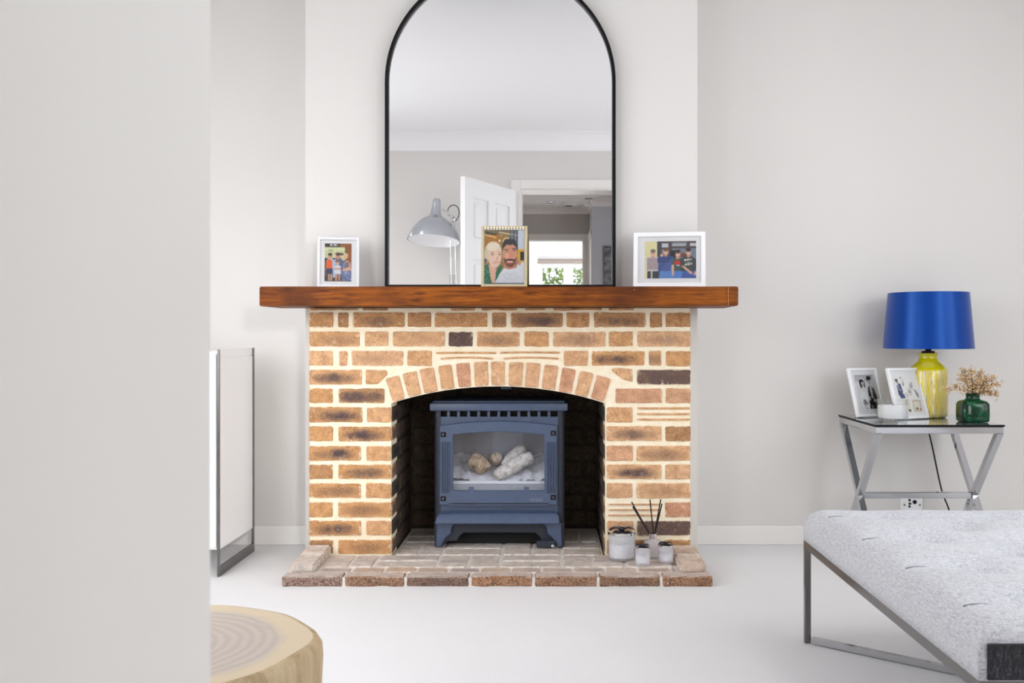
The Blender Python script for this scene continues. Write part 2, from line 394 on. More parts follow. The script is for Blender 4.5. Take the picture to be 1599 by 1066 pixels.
# windows of the two side walls, out of frame but the room's light
def side_window(name, x, y0, y1, z0, z1, n):
    bm = B(); d = 0.03
    for a, b, c, e in ((y0, y1, z0, z0 + .06), (y0, y1, z1 - .06, z1), (y0, y0 + .06, z0 + .06, z1 - .06), (y1 - .06, y1, z0 + .06, z1 - .06)): box(bm, x - d, x + d, a, b, c, e)
    for k in range(1, n): yy = y0 + (y1 - y0) * k / n; box(bm, x - d, x + d, yy - .03, yy + .03, z0 + .06, z1 - .06)
    o = struct(name, bm, M['trim'])
    for k in range(n):
        a = y0 + (y1 - y0) * k / n; b = B(); box(b, x - .003, x + .003, a + .03, a + (y1 - y0) / n - .03, z0 + .05, z1 - .05); obj('pane', b, M['winglass'], o)
side_window('window_1', XL - 0.06, 1.5, 3.4, 0.83, 2.13, 3)
side_window('window_2', XRR + 0.06, 1.05, 2.75, 0.83, 2.13, 3)
def added_front_window(name, x0, x1, z0, z1):  # unseen windows, made up to let frontal fill light in
    bm = B(); y = YD0 + .06
    for a, b, c, e in ((x0, x1, z0, z0 + .06), (x0, x1, z1 - .06, z1), (x0, x0 + .06, z0 + .06, z1 - .06), (x1 - .06, x1, z0 + .06, z1 - .06), ((x0 + x1) / 2 - .03, (x0 + x1) / 2 + .03, z0 + .06, z1 - .06)): box(bm, a, b, y - .03, y + .03, c, e)
    o = struct(name, bm, M['trim'])
    for a, b in ((x0 + .03, (x0 + x1) / 2), ((x0 + x1) / 2, x1 - .03)): b2 = B(); box(b2, a, b, y - .003, y + .003, z0 + .05, z1 - .05); obj('pane', b2, M['winglass'], o)
added_front_window('added_window_4', -2.32, -1.45, 0.30, 2.20); added_front_window('added_window_5', 1.70, 2.76, 0.30, 2.20)
# baseboards
def base(name, x0, x1, y, zt=0.083):
    bm = B(); box(bm, x0, x1, y - 0.016, y, 0.0, zt, 0.004, 2); struct(name, bm, M['trim'])
base('baseboard_left', XL, BX0, YA); base('baseboard_right', BX1, XRR, YA)
base('baseboard_front', XL, XJ - 0.1, YD1 + 0.016)
# coving
def cove(name, kind, a0, a1, p, sgn, zt, size, m):
    bm = B(); n = 7; prof = [(0, 0)]
    for k in range(n + 1):
        an = math.pi / 2 * k / n; prof.append((size * (1 - math.sin(an)), -size * (1 - math.cos(an))))
    prof = [(0, 0), (size, 0), (size, -0.008)] + [(size - (size - .008) * math.sin(math.pi / 2 * k / n), -0.008 - (size - 0.016) * (1 - math.cos(math.pi / 2 * k / n))) for k in range(1, n + 1)] + [(0.008, -size), (0, -size)]
    pts = [(p + sgn * u, zt + v) for u, v in prof]
    if kind == 'x': prism(bm, pts, lambda u, v, d: (d, u, v), a0, a1)
    else: prism(bm, pts, lambda u, v, d: (u, d, v), a0, a1)
    return struct(name, bm, m, smooth=40)
cove('trim_1', 'x', XL, XRR, YD1, 1, ZC, 0.126, M['ceiling'])
# door lining, architrave
bm = B()
box(bm, XJ - 0.021, XJ, YD0, YD1, 0, ZO); box(bm, XR, XR + 0.021, YD0, YD1, 0, ZO); box(bm, XJ - 0.021, XR + 0.021, YD0, YD1, ZO, ZO + 0.021)
struct('trim_2', bm, M['trim'])
def architrave(name, x0, x1, zt, y0, y1, wd, m):
    bm = B()
    ym = (y0 + y1) / 2
    for (a, b_, ya, yb) in ((0, wd, min(y0, y1), max(y0, y1)),):
        box(bm, x0 - wd, x0, ya, yb, 0, zt + wd, 0.004, 1); box(bm, x1, x1 + wd, ya, yb, 0, zt + wd, 0.004, 1); box(bm, x0 + .0005, x1 - .0005, ya, yb, zt, zt + wd, 0.004, 1)
    return struct(name, bm, m)
architrave('trim_3', XJ - 0.011, XR + 0.011, ZO + 0.008, YD1, YD1 + 0.016, 0.07, M['trim'])

# open panelled door, seen in the mirror
LW, LH, LT = 0.755, 1.975, 0.036
door = thing('door_1', 'white panelled door standing open, seen in the arched mirror', 'door', (XJ - 0.04, YD1 + 0.028, 0.008), rot=(0, 0, R(90 + 25.6)))
del door['category']; door['kind'] = 'structure'
bm = B(); rails = [(0, 0.11), (LW - 0.11, LW)]
for a, b in rails: box(bm, a, b, 0, LT, 0, LH)
cx = LW / 2; rows = [(0, 0.2), (0.86, 1.0), (1.42, 1.54), (LH - 0.13, LH)]
for a, b in rows: box(bm, 0.11, LW - 0.11, 0, LT, a, b)
box(bm, cx - 0.05, cx + 0.05, 0, LT, 0.2, 0.86); box(bm, cx - 0.05, cx + 0.05, 0, LT, 1.0, 1.42); box(bm, cx - 0.05, cx + 0.05, 0, LT, 1.54, LH - 0.13)
obj('frame', bm, M['door'], door, local=True)
for (z0, z1) in ((0.2, 0.86), (1.0, 1.42), (1.54, LH - 0.13)):
    for (x0, x1) in ((0.11, cx - 0.05), (cx + 0.05, LW - 0.11)):
        bm = B(); box(bm, x0, x1, 0.012, LT - 0.012, z0, z1); box(bm, x0 + 0.03, x1 - 0.03, 0.004, LT - 0.004, z0 + 0.03, z1 - 0.03, 0.007, 1)
        obj('panel', bm, M['door'], door, local=True)
for sy in (-1, 1):
    bm = B(); yy = LT / 2 + sy * (LT / 2 + 0.004); box(bm, LW - 0.09, LW - 0.05, yy - 0.004, yy + 0.004, 0.96, 1.10, 0.002, 1)
    tube(bm, [(LW - 0.07, yy, 1.04), (LW - 0.07, yy + sy * 0.035, 1.04), (LW - 0.09, yy + sy * 0.04, 1.04), (LW - 0.17, yy + sy * 0.04, 1.04)], 0.008)
    obj('door_handle', bm, M['chrome'], door, local=True, smooth=True)
for zz in (0.25, 1.0, 1.72):
    bm = B(); lathe(bm, [(0.007, 0), (0.007, 0.09)], (-0.004, LT / 2, zz), 10); obj('hinge', bm, M['chrome'], door, local=True, smooth=True)

# ------------------------------------------------------------------ hall and kitchen, seen in the mirror through the doorway
HYF, HYS, XSTEP = -2.99, -2.335, 0.455
HZC = 2.335
bm = B(); box(bm, -1.4, 1.5, -3.11, YD1 - 0.12, -0.06, -0.002); struct('floor_hall', bm, M['oak'])
bm = B(); box(bm, -1.4, 2.3, -7.8, -3.11, -0.06, -0.002); struct('floor_kitchen', bm, plain('pale_floor_tile', srgb(226, 226, 226), 0.35))
bm = B(); box(bm, -1.4, 1.5, -3.11, YD0, HZC, HZC + 0.08); struct('ceiling_hall', bm, M['ceiling'])
bm = B(); box(bm, -1.4, -1.3, HYF - 0.12, YD0, 0, HZC); struct('wall_hall_left', bm, M['hallwall'])
wall_with_hole('wall_hall_right', 'y', HYS, YD0, 1.3, 1.4, HZC, -1.25, -0.25, 0.45, 2.15, M['hallwall'])  # opening added for the hall fill light
KX0, KX1, KZ = -0.42, 0.381, 1.965
wall_with_hole('wall_hall_far', 'x', -1.4, XSTEP + 0.02, HYF - 0.12, HYF, HZC, KX0, KX1, 0, KZ, M['hallwall'])
bm = B(); box(bm, XSTEP, 1.4, HYF - 0.12, HYS, 0, HZC); struct('wall_hall_step', bm, M['stepwall'])
architrave('trim_4', KX0, KX1, KZ, HYF + 0.016, HYF, 0.072, M['trim'])
cove('trim_5', 'x', -1.3, XSTEP, HYF, 1, HZC, 0.075, M['ceiling'])
cove('trim_6', 'x', XSTEP - 0.075, 1.3, HYS, 1, HZC, 0.075, M['ceiling'])
cove('trim_7', 'y', HYF, HYS + 0.075, XSTEP, -1, HZC, 0.075, M['ceiling'])
bm = B(); box(bm, XSTEP - 0.018, XSTEP, HYF + 0.03, HYF + 0.10, 0, 2.03, 0.004, 1); box(bm, XSTEP - 0.018, XSTEP, HYF + 0.10, HYS - 0.03, 1.96, 2.03, 0.004, 1); box(bm, XSTEP - 0.006, XSTEP, HYF + 0.10, HYS - 0.03, 0, 1.96)
struct('trim_8', bm, M['trim'])
# kitchen
KYW = -7.66; KZC = 2.36
bm = B(); box(bm, -1.4, 2.3, KYW, HYF - 0.1, KZC, KZC + 0.06); struct('ceiling_kitchen', bm, M['kitchenwall'])
bm = B(); box(bm, -1.4, -1.3, KYW, HYF - 0.12, 0, KZC); struct('wall_kitchen_left', bm, M['kitchenwall'])
bm = B(); box(bm, 2.2, 2.3, KYW, HYF - 0.12, 0, KZC); struct('wall_kitchen_right', bm, M['kitchenwall'])
WX0, WX1, WZ0, WZ1 = -0.15, 1.35, 0.95, 2.03
wall_with_hole('wall_kitchen_window', 'x', -1.4, 2.3, KYW - 0.12, KYW, KZC, WX0, WX1, WZ0, WZ1, M['kitchenwall'])
bm = B(); yw = KYW - 0.05
for a, b, c, e in ((WX0, WX1, WZ0, WZ0 + .05), (WX0, WX1, WZ1 - .05, WZ1), (WX0, WX0 + .05, WZ0 + .05, WZ1 - .05), (WX1 - .05, WX1, WZ0 + .05, WZ1 - .05), (0.235, 0.39, WZ0 + .05, WZ1 - .05), (0.83, 0.93, WZ0 + .05, WZ1 - .05)):
    box(bm, a, b, yw - .03, yw + .03, c, e)
win = struct('window_3', bm, M['trim'])
for (a, b) in ((WX0 + .05, 0.235), (0.39, 0.83), (0.93, WX1 - .05)):
    b2 = B(); box(b2, a, b, yw - .003, yw + .003, WZ0 + .05, WZ1 - .05); obj('pane', b2, M['winglass'], win)
    b2 = B(); nn = max(2, round((b - a) / 0.11))
    for k in range(1, nn): q = a + (b - a) * k / nn; box(b2, q - .005, q + .005, yw + .003, yw + .01, WZ0 + .05, WZ1 - .05)
    for q in (1.2, 1.5, 1.79): box(b2, a, b, yw + .003, yw + .01, q - .005, q + .005)
    obj('leading', b2, M['steel'], win, label='dark lead strips dividing the pane into squares')
bl = thing('roller_blind', 'rolled-up beige blind above the kitchen window, seen in the mirror', 'blind', (0.6, KYW + 0.05, 2.06))
bm = B(); lathe(bm, [(0.035, 0), (0.035, 1.56)], (0, 0, 0), 16, mat=Matrix.Translation((-0.18, KYW + 0.045, 2.085)) @ Matrix.Rotation(R(90), 4, 'Y')); obj('roll', bm, plain('beige_blind_cloth', srgb(170, 158, 150), 0.9), bl, smooth=True)
bm = B(); box(bm, -0.19, -0.18, KYW + 0.001, KYW + 0.085, 2.045, 2.125); box(bm, 1.38, 1.39, KYW + 0.001, KYW + 0.085, 2.045, 2.125); obj('bracket', bm, M['white'], bl)
# hedge beyond the kitchen window
hedge = B(); rr = random.Random(3)
for k in range(5200):
    p = Vector((rr.uniform(-0.9, 2.4), rr.uniform(-9.6, -9.1), rr.uniform(0.7, 2.10 + 0.12 * math.sin(k))))
    q = Matrix.Rotation(rr.uniform(0, 6.28), 3, Vector((rr.uniform(-1, 1), rr.uniform(-1, 1), rr.uniform(-1, 1))).normalized())
    s = rr.uniform(0.03, 0.07); vs = [hedge.verts.new(p + q @ Vector(c)) for c in ((-s, 0, 0), (0, -s * .5, 0), (s, 0, 0), (0, s * .5, 0))]; hedge.faces.new(vs)
t = NT('hedge_leaf'); n = t.noise(t.coord('Object'), 9, 3); t.set(t.mix(n, srgb(86, 120, 50), srgb(190, 210, 130)), 0.6); M['leaf'] = t.m
o = obj('hedge', hedge, M['leaf']); o['kind'] = 'stuff'; o['label'] = 'green hedge outside the kitchen window, seen in the mirror'; o['category'] = 'hedge'
bm = B(); box(bm, -3, 4, -12, -7.8, -0.1, -0.01); struct('ground', bm, plain('lawn', srgb(110, 140, 70), 0.9))
# hall fittings
def puck(name, label, cat, x, y, r, h, m, rim=None):
    th = thing(name, label, cat, (x, y, HZC))
    bm = B(); lathe(bm, [(0, 0), (r, 0), (r, -h * .6), (r * .85, -h), (0, -h)], (x, y, HZC), 24); obj('housing', bm, m, th, smooth=40)
    if rim: bm = B(); lathe(bm, [(r * .62, -h - .002), (r * .62, -h + .001), (0, -h + .001)], (x, y, HZC), 20); obj('lens', bm, rim, th)
    return th
def hallpx(x, y):
    tt = F * (HZC - HZ) / (HY - y); return ((x - VX) * tt / F, 2 * YM - tt)
hx, hy = hallpx(860, 315); puck('ceiling_downlight', 'small round dark downlight in the hall ceiling, seen in the mirror', 'light', hx, hy, 0.045, 0.012, M['chrome'], M['dark'])
hx, hy = hallpx(888, 315); puck('smoke_alarm', 'white round smoke alarm on the hall ceiling, seen in the mirror', 'alarm', hx, hy, 0.075, 0.045, M['white'], M['steel'])
pic = thing('framed_picture', 'dark framed grey picture on the hall wall, at the right edge of the mirror', 'picture', (0.72, HYS, 1.2))
bm = B(); pw = [(0.575, 1.0), (0.98, 1.0), (0.98, 1.84), (0.575, 1.84)]; pi_ = [(0.585, 1.01), (0.97, 1.01), (0.97, 1.83), (0.585, 1.83)]
ring(bm, pw, pi_, FN_XZ, HYS, HYS + 0.02); obj('frame', bm, M['steel'], pic)
t = NT('grey_abstract_print'); v = t.coord('Object', (2, 1, 3)); n = t.noise(v, 2.2, 5, 0.6, 1.2); t.set(t.ramp(n, [(0.32, srgb(34, 38, 48)), (0.45, srgb(128, 132, 140)), (0.7, srgb(188, 190, 196))]), 0.4); 
bm = B(); box(bm, 0.585, 0.97, HYS + 0.001, HYS + 0.01, 1.01, 1.83); obj('print', bm, t.m, pic)

# ------------------------------------------------------------------ bricks
def outline(corners, c=0.005, jit=0.0016, r=rnd):
    """corners counter-clockwise -> a slightly uneven outline with clipped corners"""
    out = []; n = len(corners)
    for i in range(n):
        p = Vector(corners[i]); a = Vector(corners[i - 1]); b = Vector(corners[(i + 1) % n])
        for q in (a, b):
            d = (q - p); L = d.length; d = d / L
            pt = p + d * min(c * r.uniform(0.6, 1.3), L * 0.3)
            out.append(pt + Vector((r.uniform(-jit, jit), r.uniform(-jit, jit))))
        L = (b - p).length
        if L > 0.09:
            for f in (0.22, 0.41, 0.6, 0.79):
                out.append(p + (b - p) * f + Vector((r.uniform(-jit, jit), r.uniform(-jit, jit) * 1.4)))
    return out
def brick(name, parent, corners, place, rot, m, proud=0.004, deep=0.03, col=(0, 0.5, 0, 1), bev=0.003, jit=0.0012, chip=0.005):
    """corners in the face's own (u, v); the face looks along local -Y, mapped by rot; place is the local origin"""
    oc = outline(corners, chip, jit); bm = B()
    cu = sum((Vector(p) for p in corners), Vector((0, 0))) / len(corners)
    f = [bm.verts.new((p.x, -proud, p.y)) for p in [cu + (q - cu) * (1 - bev / max(0.02, (q - cu).length)) for q in oc]]
    e = [bm.verts.new((p.x, -proud + bev, p.y)) for p in oc]
    bk = [bm.verts.new((p.x, deep, p.y)) for p in oc]
    n = len(oc)
    bm.faces.new(f)
    for i in range(n):
        j = (i + 1) % n
        bm.faces.new((f[i], e[i], e[j], f[j])); bm.faces.new((e[i], bk[i], bk[j], e[j]))
    bmesh.ops.recalc_face_normals(bm, faces=bm.faces[:])
    me = bpy.data.meshes.new(name); bm.to_mesh(me); bm.free()
    o = link(name, me, m, parent); o.location = Vector(place) - wl(parent); o.rotation_euler = rot; o.color = col
    return o
def rect(w_, h_): return [(-w_ / 2, -h_ / 2), (w_ / 2, -h_ / 2), (w_ / 2, h_ / 2), (-w_ / 2, h_ / 2)]

fire = thing('fireplace', 'buff brick fireplace surround with a low arch around the stove', 'fireplace', ((FX0 + FX1) / 2, YB, 0))
OX0, OX1 = X_(611, YB), X_(945, YB)                 # opening
ZSP = Z_(629, YB)                                   # springing of the arch
def arc_px(Rr, n, x0, x1, cx=778.0, cy=1146.0):
    return [(cx + Rr * math.sin(a), cy - Rr * math.cos(a)) for a in np.linspace(math.asin((x0 - cx) / Rr), math.asin((x1 - cx) / Rr), n)]
arcp = arc_px(543, 17, 611, 945)
# mortar body: front plate with the arched opening, cheeks
bm = B(); MF = YB + 0.0005
arcw = [(X_(a, YB), Z_(b, YB)) for a, b in arcp]
pts_in = [(OX0, 0.0)] + arcw + [(OX1, 0.0)]
pts_out = [(FX0 + .002, 0.0)] + [(FX0 + .002 + (FX1 - FX0 - .004) * k / 16, ZMB - 0.002) for k in range(17)] + [(FX1 - .002, 0.0)]
a0 = [[bm.verts.new((u, y, v)) for u, v in L] for y in (MF, YP + 0.03) for L in (pts_out, pts_in)]
of, inf, ob, inb = a0
for k in range(len(pts_in) - 1):
    bm.faces.new((of[k], of[k + 1], inf[k + 1], inf[k])); bm.faces.new((ob[k], inb[k], inb[k + 1], ob[k + 1]))
    bm.faces.new((of[k], ob[k], ob[k + 1], of[k + 1])); bm.faces.new((inf[k], inf[k + 1], inb[k + 1], inb[k]))
for i, j in ((0, 0), (-1, -1)): bm.faces.new((of[i], inf[j], inb[j], ob[i]))
bmesh.ops.recalc_face_normals(bm, faces=bm.faces[:])
obj('mortar', bm, M['mortar'], fire)
bm = B()   # fire chamber: cheeks, back, roof
box(bm, OX0 - 0.1, OX0 - 0.004, YP + 0.0295, YC + 0.1, 0, 0.98); box(bm, OX1 + 0.004, OX1 + 0.1, YP + 0.0295, YC + 0.1, 0, 0.98)
box(bm, OX0 - 0.004, OX1 + 0.004, YC, YC + 0.1, 0, 0.98); box(bm, OX0 - 0.004, OX1 + 0.004, YP + 0.0295, YC, 0.86, 0.98)
obj('fire_chamber', bm, M['sootmortar'], fire, label='soot-blackened chamber behind the arch')
# front courses, read off the photograph: (top, bottom, [(x0, x1, burnt, tone, dark)])
rows = [
 (481.5, 484.5, [(484, 560, 0, .1, 0), (566, 606, 0, .1, 0), (704, 742, 0, .2, 0), (752, 808, 0, .1, 0), (820, 852, 0, .1, 0), (864, 940, 0, .1, 0), (950, 990, 0, .1, 0)]),
 (488, 510.8, [(483, 520.5, 0, .1, 0), (527.8, 544.3, 0, 0, .15), (550.9, 632, .65, .1, 0), (636.7, 673.2, 0, .05, 0), (679.4, 761.3, .1, .2, 0), (768.7, 790.8, .5, .1, 0), (797.6, 878.4, .9, .1, .2), (884.4, 920.5, 0, .1, 0), (927.3, 1008.5, 1, .1, .1), (1014.9, 1033.6, 0, .1, .1), (1039, 1078.3, 0, .08, 0)]),
 (517.8, 541, [(483, 561.8, .35, .5, 0), (569.4, 606.6, 0, .55, 0), (613.8, 694.9, .1, .6, 0), (700.6, 738.2, 0, .3, .95), (745, 811.5, .5, .5, 0), (818.9, 856.7, 0, .4, 0), (863.5, 946, .35, .6, 0), (950.3, 988.5, 0, .4, 0), (995, 1078.3, .5, .75, 0)]),
 (547.7, 571, [(483, 520.5, 0, .6, 0), (529.8, 542.6, 0, .8, 0), (549.4, 629.9, .3, .7, 0), (636.3, 674.2, 0, .55, 0), (880.6, 918.4, 0, .6, 0), (924, 1006.6, .95, .35, 0), (1013.4, 1032.6, .6, .5, 0), (1039.6, 1078.3, 0, .3, 0)]),
 (577, 600, [(483, 565.3, .9, .5, 0), (995.4, 1078.3, .4, .6, .9)]),
 (606.5, 629, [(483, 519.5, 0, .3, 0), (528.8, 600, .9, .3, .35), (961, 1033.6, .1, .9, 0), (1039.6, 1078.3, .15, .85, 0)]),
 (635.5, 659, [(483, 566, 1, .2, .1), (573, 611, 0, .5, 0), (947, 988, 0, .55, 0)]),
 (665.5, 688.4, [(483, 520, 0, .2, 0), (528.3, 610.8, 1, .3, .1), (947, 1033, .75, .65, 0), (1039, 1078.3, 0, .1, .2)]),
 (696, 719, [(483, 563.8, 1, .2, 0), (572.4, 610.8, 0, .4, 0), (947, 988, 0, .85, 0), (994, 1078.3, .5, .6, 0)]),
 (725, 747.5, [(483, 520, 0, .15, .15), (528.3, 610.8, .9, .35, 0), (947, 1033, 1, .6, 0), (1038.5, 1078.3, 0, .75, 0)]),
 (754, 777, [(483, 563.8, .6, .3, 0), (571.4, 610.8, 0, .45, 0), (947, 988, .1, .7, 0), (993.5, 1078.3, .3, .6, 0)]),
 (783.6, 807, [(483, 520, 0, .3, 0), (528.3, 610.8, .5, .3, 0), (1038.5, 1078.3, 0, 1, 0)]),
 (813, 835.6, [(483, 563.8, .9, .25, 0), (572.2, 610.8, 0, .6, 0), (948, 989, 0, .8, 0), (994, 1078.3, .4, .5, .9)]),
 (842.5, 864.5, [(483, 520, .3, .2, .2), (528.3, 610.8, .45, .3, 0), (948, 1033, .4, .2, .1), (1038, 1078.3, .2, .2, 0)]),
]
def front_brick(cs, burnt, tone, dark, name='brick', proud=0.004):
    w_ = [(X_(a, YB), Z_(b, YB)) for a, b in cs]
    cx_ = sum(p[0] for p in w_) / len(w_); cz_ = sum(p[1] for p in w_) / len(w_)
    return brick(name, fire, [(p[0] - cx_, p[1] - cz_) for p in w_], (cx_, YB, cz_), (0, 0, 0), M['brick'], proud + rnd.uniform(-.0012, .0015), 0.03, (burnt, min(1, max(0, tone + rnd.uniform(-.06, .06))), dark, 1))
for (y0, y1, br) in rows:
    for (x0, x1, bu, to, dk) in br:
        j = lambda: rnd.uniform(-.5, .5)
        front_brick([(x0, y1 + j()), (x1, y1 + j()), (x1, y0 + j()), (x0, y0 + j())], bu, to, dk)
front_brick([(571, 600), (589, 600), (606, 584), (603, 577.5), (571, 577)], 0, .55, 0)          # bricks cut to the arch
front_brick([(973, 593), (988, 596), (988, 576), (958, 574), (955, 578)], 0, .6, 0)
# creasing tiles
def strip(x0, x1, y, th, bow=0.0, tone=.5):
    n = 6; up = [(x0 + (x1 - x0) * k / n, y - bow * (1 - (2 * k / n - 1) ** 2)) for k in range(n + 1)]
    cs = [(a, b + th) for a, b in up] + [(a, b) for a, b in up[::-1]]
    w_ = [(X_(a, YB), Z_(b, YB)) for a, b in cs]; cx_ = sum(p[0] for p in w_) / len(w_); cz_ = sum(p[1] for p in w_) / len(w_)
    bm = B(); prism(bm, [(p[0] - cx_, p[1] - cz_) for p in w_], FN_XZ, -0.003, 0.02)
    me = bpy.data.meshes.new('tile'); bm.to_mesh(me); bm.free(); o = link('tile', me, M['brick'], fire); o.location = Vector((cx_, YB, cz_)) - wl(fire); o.color = (0, tone, 0, 1)
strip(681, 775, 549.6, 3.0, 0.6); strip(781, 874, 549, 3.0, 0.6); strip(688, 770, 558.5, 3.0, 2.0, .6); strip(786, 872, 558.5, 3.0, 2.0, .6)
for yy in (635.5, 644.5, 653): strip(995, 1077, yy, 3.2, -.4)
for yy in (786, 794.5, 803): strip(950, 1031, yy, 2.4, 0, .9)
# arch
NV = 13; acx, acy = 778.0, 1146.0; aL = -math.asin(167 / 543); aR = math.asin(167 / 543)
for k in range(NV):
    a0_ = aL + (aR - aL) * k / NV; a1_ = aL + (aR - aL) * (k + 1) / NV; g = 0.0052
    a0_ += g * rnd.uniform(.7, 1.2); a1_ -= g * rnd.uniform(.7, 1.2)
    pt = lambda Rr, a: (acx + Rr * math.sin(a), acy - Rr * math.cos(a))
    front_brick([pt(544, a0_), pt(544, a1_), pt(582, a1_), pt(582, a0_)], 0, .68 + rnd.uniform(-.1, .32), 0, 'arch_brick', 0.005)
# reveals of the opening and the back of the chamber
crs = [(Z_(r_[0], YB), Z_(r_[1], YB)) for r_ in rows[6:]]
for side, X0 in ((-1, OX0), (1, OX1)):
    for i, (zt, zb) in enumerate(crs):
        cuts = [YB + .004, YB + .10, YB + .325, YC - .01] if i % 2 else [YB + .004, YB + .21, YB + .43, YC - .01]
        for q, (ya, yb) in enumerate(zip(cuts, cuts[1:])):
            front = q == 0
            brick('brick', fire, rect(yb - ya - .010, zt - zb), (X0, (ya + yb) / 2, (zt + zb) / 2), (0, 0, R(90 if side < 0 else -90)),
                  M['brick'] if front and (yb - ya) < .15 else M['sootbrick'], 0.003, 0.004, (.9 if front else 0, .3 if front else rnd.random(), .35 if front else 0, 1))
zc = 0.04; k = 0
while zc < 0.80:
    x = OX0 + .004 - (0.11 if k % 2 else 0.0)
    while x < OX1 - .01:
        xa, xb = max(x, OX0 + .006), min(x + .215, OX1 - .006)
        if xb - xa > .03: brick('brick', fire, rect(xb - xa - .010, .064), ((xa + xb) / 2, YC, zc + .036), (0, 0, 0), M['sootbrick'], 0.004, 0.004, (0, rnd.random(), 0, 1))
        x += .225
    zc += .075; k += 1
# iron bracket hanging under the crown
bm = B(); bx, bz = px(791, 606, YB + 0.06); box(bm, bx - .022, bx + .022, YB + .02, YB + .10, bz - .002, bz + .016, .003, 1); lathe(bm, [(0, 0), (.006, 0), (.006, .006), (0, .006)], (0, 0, 0), 10, mat=Matrix.Translation((bx, YB + .02, bz + .006)) @ Matrix.Rotation(R(90), 4, 'X'))
obj('flue_bracket', bm, M['stovebody'], fire, label='small dark iron bracket under the crown of the arch')

# ------------------------------------------------------------------ hearth
ZH = 0.037; YHF = F / 433.0
hearth = thing('hearth', 'low brick hearth with whitened bricks and raised side kerbs on the cream carpet', 'hearth', (X_(783, YB), YHF, 0))
HX0, HX1 = X_(440, YHF), X_(1113, YHF)
bm = B(); box(bm, HX0 + .004, HX1 - .004, YHF + .004, YB - .006, 0.0, ZH - .005); box(bm, OX0 + .008, OX1 - .008, YB - .006, YC - .008, 0.0, ZH - .005)
obj('mortar_bed', bm, M['hearthmortar'], hearth)
def top_brick(x0, x1, y0, y1, z, m, col, vertical=False, proud=0.0):
    w_, d_ = x1 - x0, y1 - y0
    return brick('brick', hearth, rect(w_, d_) , ((x0 + x1) / 2, (y0 + y1) / 2, z), (R(-90), 0, 0), m, proud + rnd.uniform(-.001, .0015), 0.01, col, 0.004, 0.0018, 0.009)
# front row: full bricks whose rough front faces show
fb = [440, 536, 633, 734, 833, 934, 1033, 1113]
fcol = [(0, 0, 0, 1), (.3, .55, 0, 1), (.3, .2, .35, 1), (0, 1, 0, 1), (.2, .7, 0, 1), (.4, .6, .2, 1), (.1, .95, 0, 1)]
ytop = YHF + 0.062
for (xa, xb), cc in zip(zip(fb, fb[1:]), fcol):
    x0, x1 = X_(xa, YHF) + (.004 if xa > 440 else 0), X_(xb, YHF) - (.004 if xb < 1113 else 0)
    bm = B(); nx, nz = 16, 4; rr = random.Random(xa)
    g = bmesh.ops.create_grid(bm, x_segments=3, y_segments=2, size=0.5); bm.clear()
    box(bm, -(x1 - x0) / 2, (x1 - x0) / 2, -.031, .031, -ZH / 2, ZH / 2 + .001)
    bmesh.ops.subdivide_edges(bm, edges=[e for e in bm.edges if abs(e.verts[0].co.x - e.verts[1].co.x) > .05], cuts=4, use_grid_fill=True)
    bmesh.ops.bevel(bm, geom=[e for e in bm.edges if len(e.link_faces) == 2 and e.calc_face_angle(0) > .5], offset=.005, segments=1, affect='EDGES')
    for v in bm.verts: v.co += Vector((rr.uniform(-.0012, .0012), rr.uniform(-.0018, .0018), rr.uniform(-.001, .001)))
    me = bpy.data.meshes.new('kerb_brick'); bm.to_mesh(me); bm.free(); o = link('kerb_brick', me, M['kerbbrick'], hearth)
    o.location = Vector(((x0 + x1) / 2, YHF + .031, ZH / 2)) - wl(hearth); o.color = cc
# raised kerbs at both sides
def kerb(x0, x1, ya, yb, za, zb, tone):
    """a brick lying along Y, its top rising from za to zb"""
    bm = B(); box(bm, x0, x1, ya, yb, 0.034, 1.0)
    for v in bm.verts:
        if v.co.z > .5: v.co.z = za if v.co.y < (ya + yb) / 2 else zb
    bmesh.ops.bevel(bm, geom=bm.edges[:], offset=.006, segments=2, affect='EDGES')
    c_ = Vector(((x0 + x1) / 2, (ya + yb) / 2, (za + .034) / 2)); bmesh.ops.translate(bm, verts=bm.verts, vec=-c_)
    me = bpy.data.meshes.new('kerb_brick'); bm.to_mesh(me); bm.free(); o = link('kerb_brick', me, M['hearthbrick'], hearth); o.location = c_ - wl(hearth); o.color = (0, tone, 0, 1)
yk0, yk1 = YHF + .068, YB - .010; ym = yk0 + .17
for xa, xb, t1, t2 in ((HX0 + .006, HX0 + .100, .25, .6), (HX1 - .108, HX1 - .010, .75, .9)):
    kerb(xa, xb, yk0, ym - .004, .062, .070, t1); kerb(xa, xb, ym + .004, yk1, .070, .077, t2)
# bed: a strip of cut bricks, then a basket weave
bx0 = HX0 + .112; bxs = [-.902 + .238 * k for k in range(7)]; bxs[0] = bx0; bxs[-1] = HX1 - .118
def weave(i, x0, x1, y0, y1, par):
    gap = .006; tone = lambda: rnd.uniform(0, .5)
    if par: xm = (x0 + x1) / 2; q = [(x0 + gap, xm - gap, y0 + gap, y1 - gap), (xm + gap, x1 - gap, y0 + gap, y1 - gap)]
    else: ymid = (y0 + y1) / 2; q = [(x0 + gap, x1 - gap, y0 + gap, ymid - gap), (x0 + gap, x1 - gap, ymid + gap, y1 - gap)]
    for a in q:
        if a[1] - a[0] > .02: top_brick(*a, ZH, M['hearthbrick'], (rnd.choice((0, 0, .3, .6)), tone(), 0, 1))
yA0, yA1 = ytop + .004, 3.607
x = bx0
while x < HX1 - .13:
    x1 = min(x + rnd.choice((.115, .12, .125)), HX1 - .118)
    top_brick(x + .005, x1 - .005, yA0, yA1 - .003, ZH, M['hearthbrick'], (rnd.choice((.2, .5, .9)), rnd.uniform(.6, 1), 0, 1)); x = x1
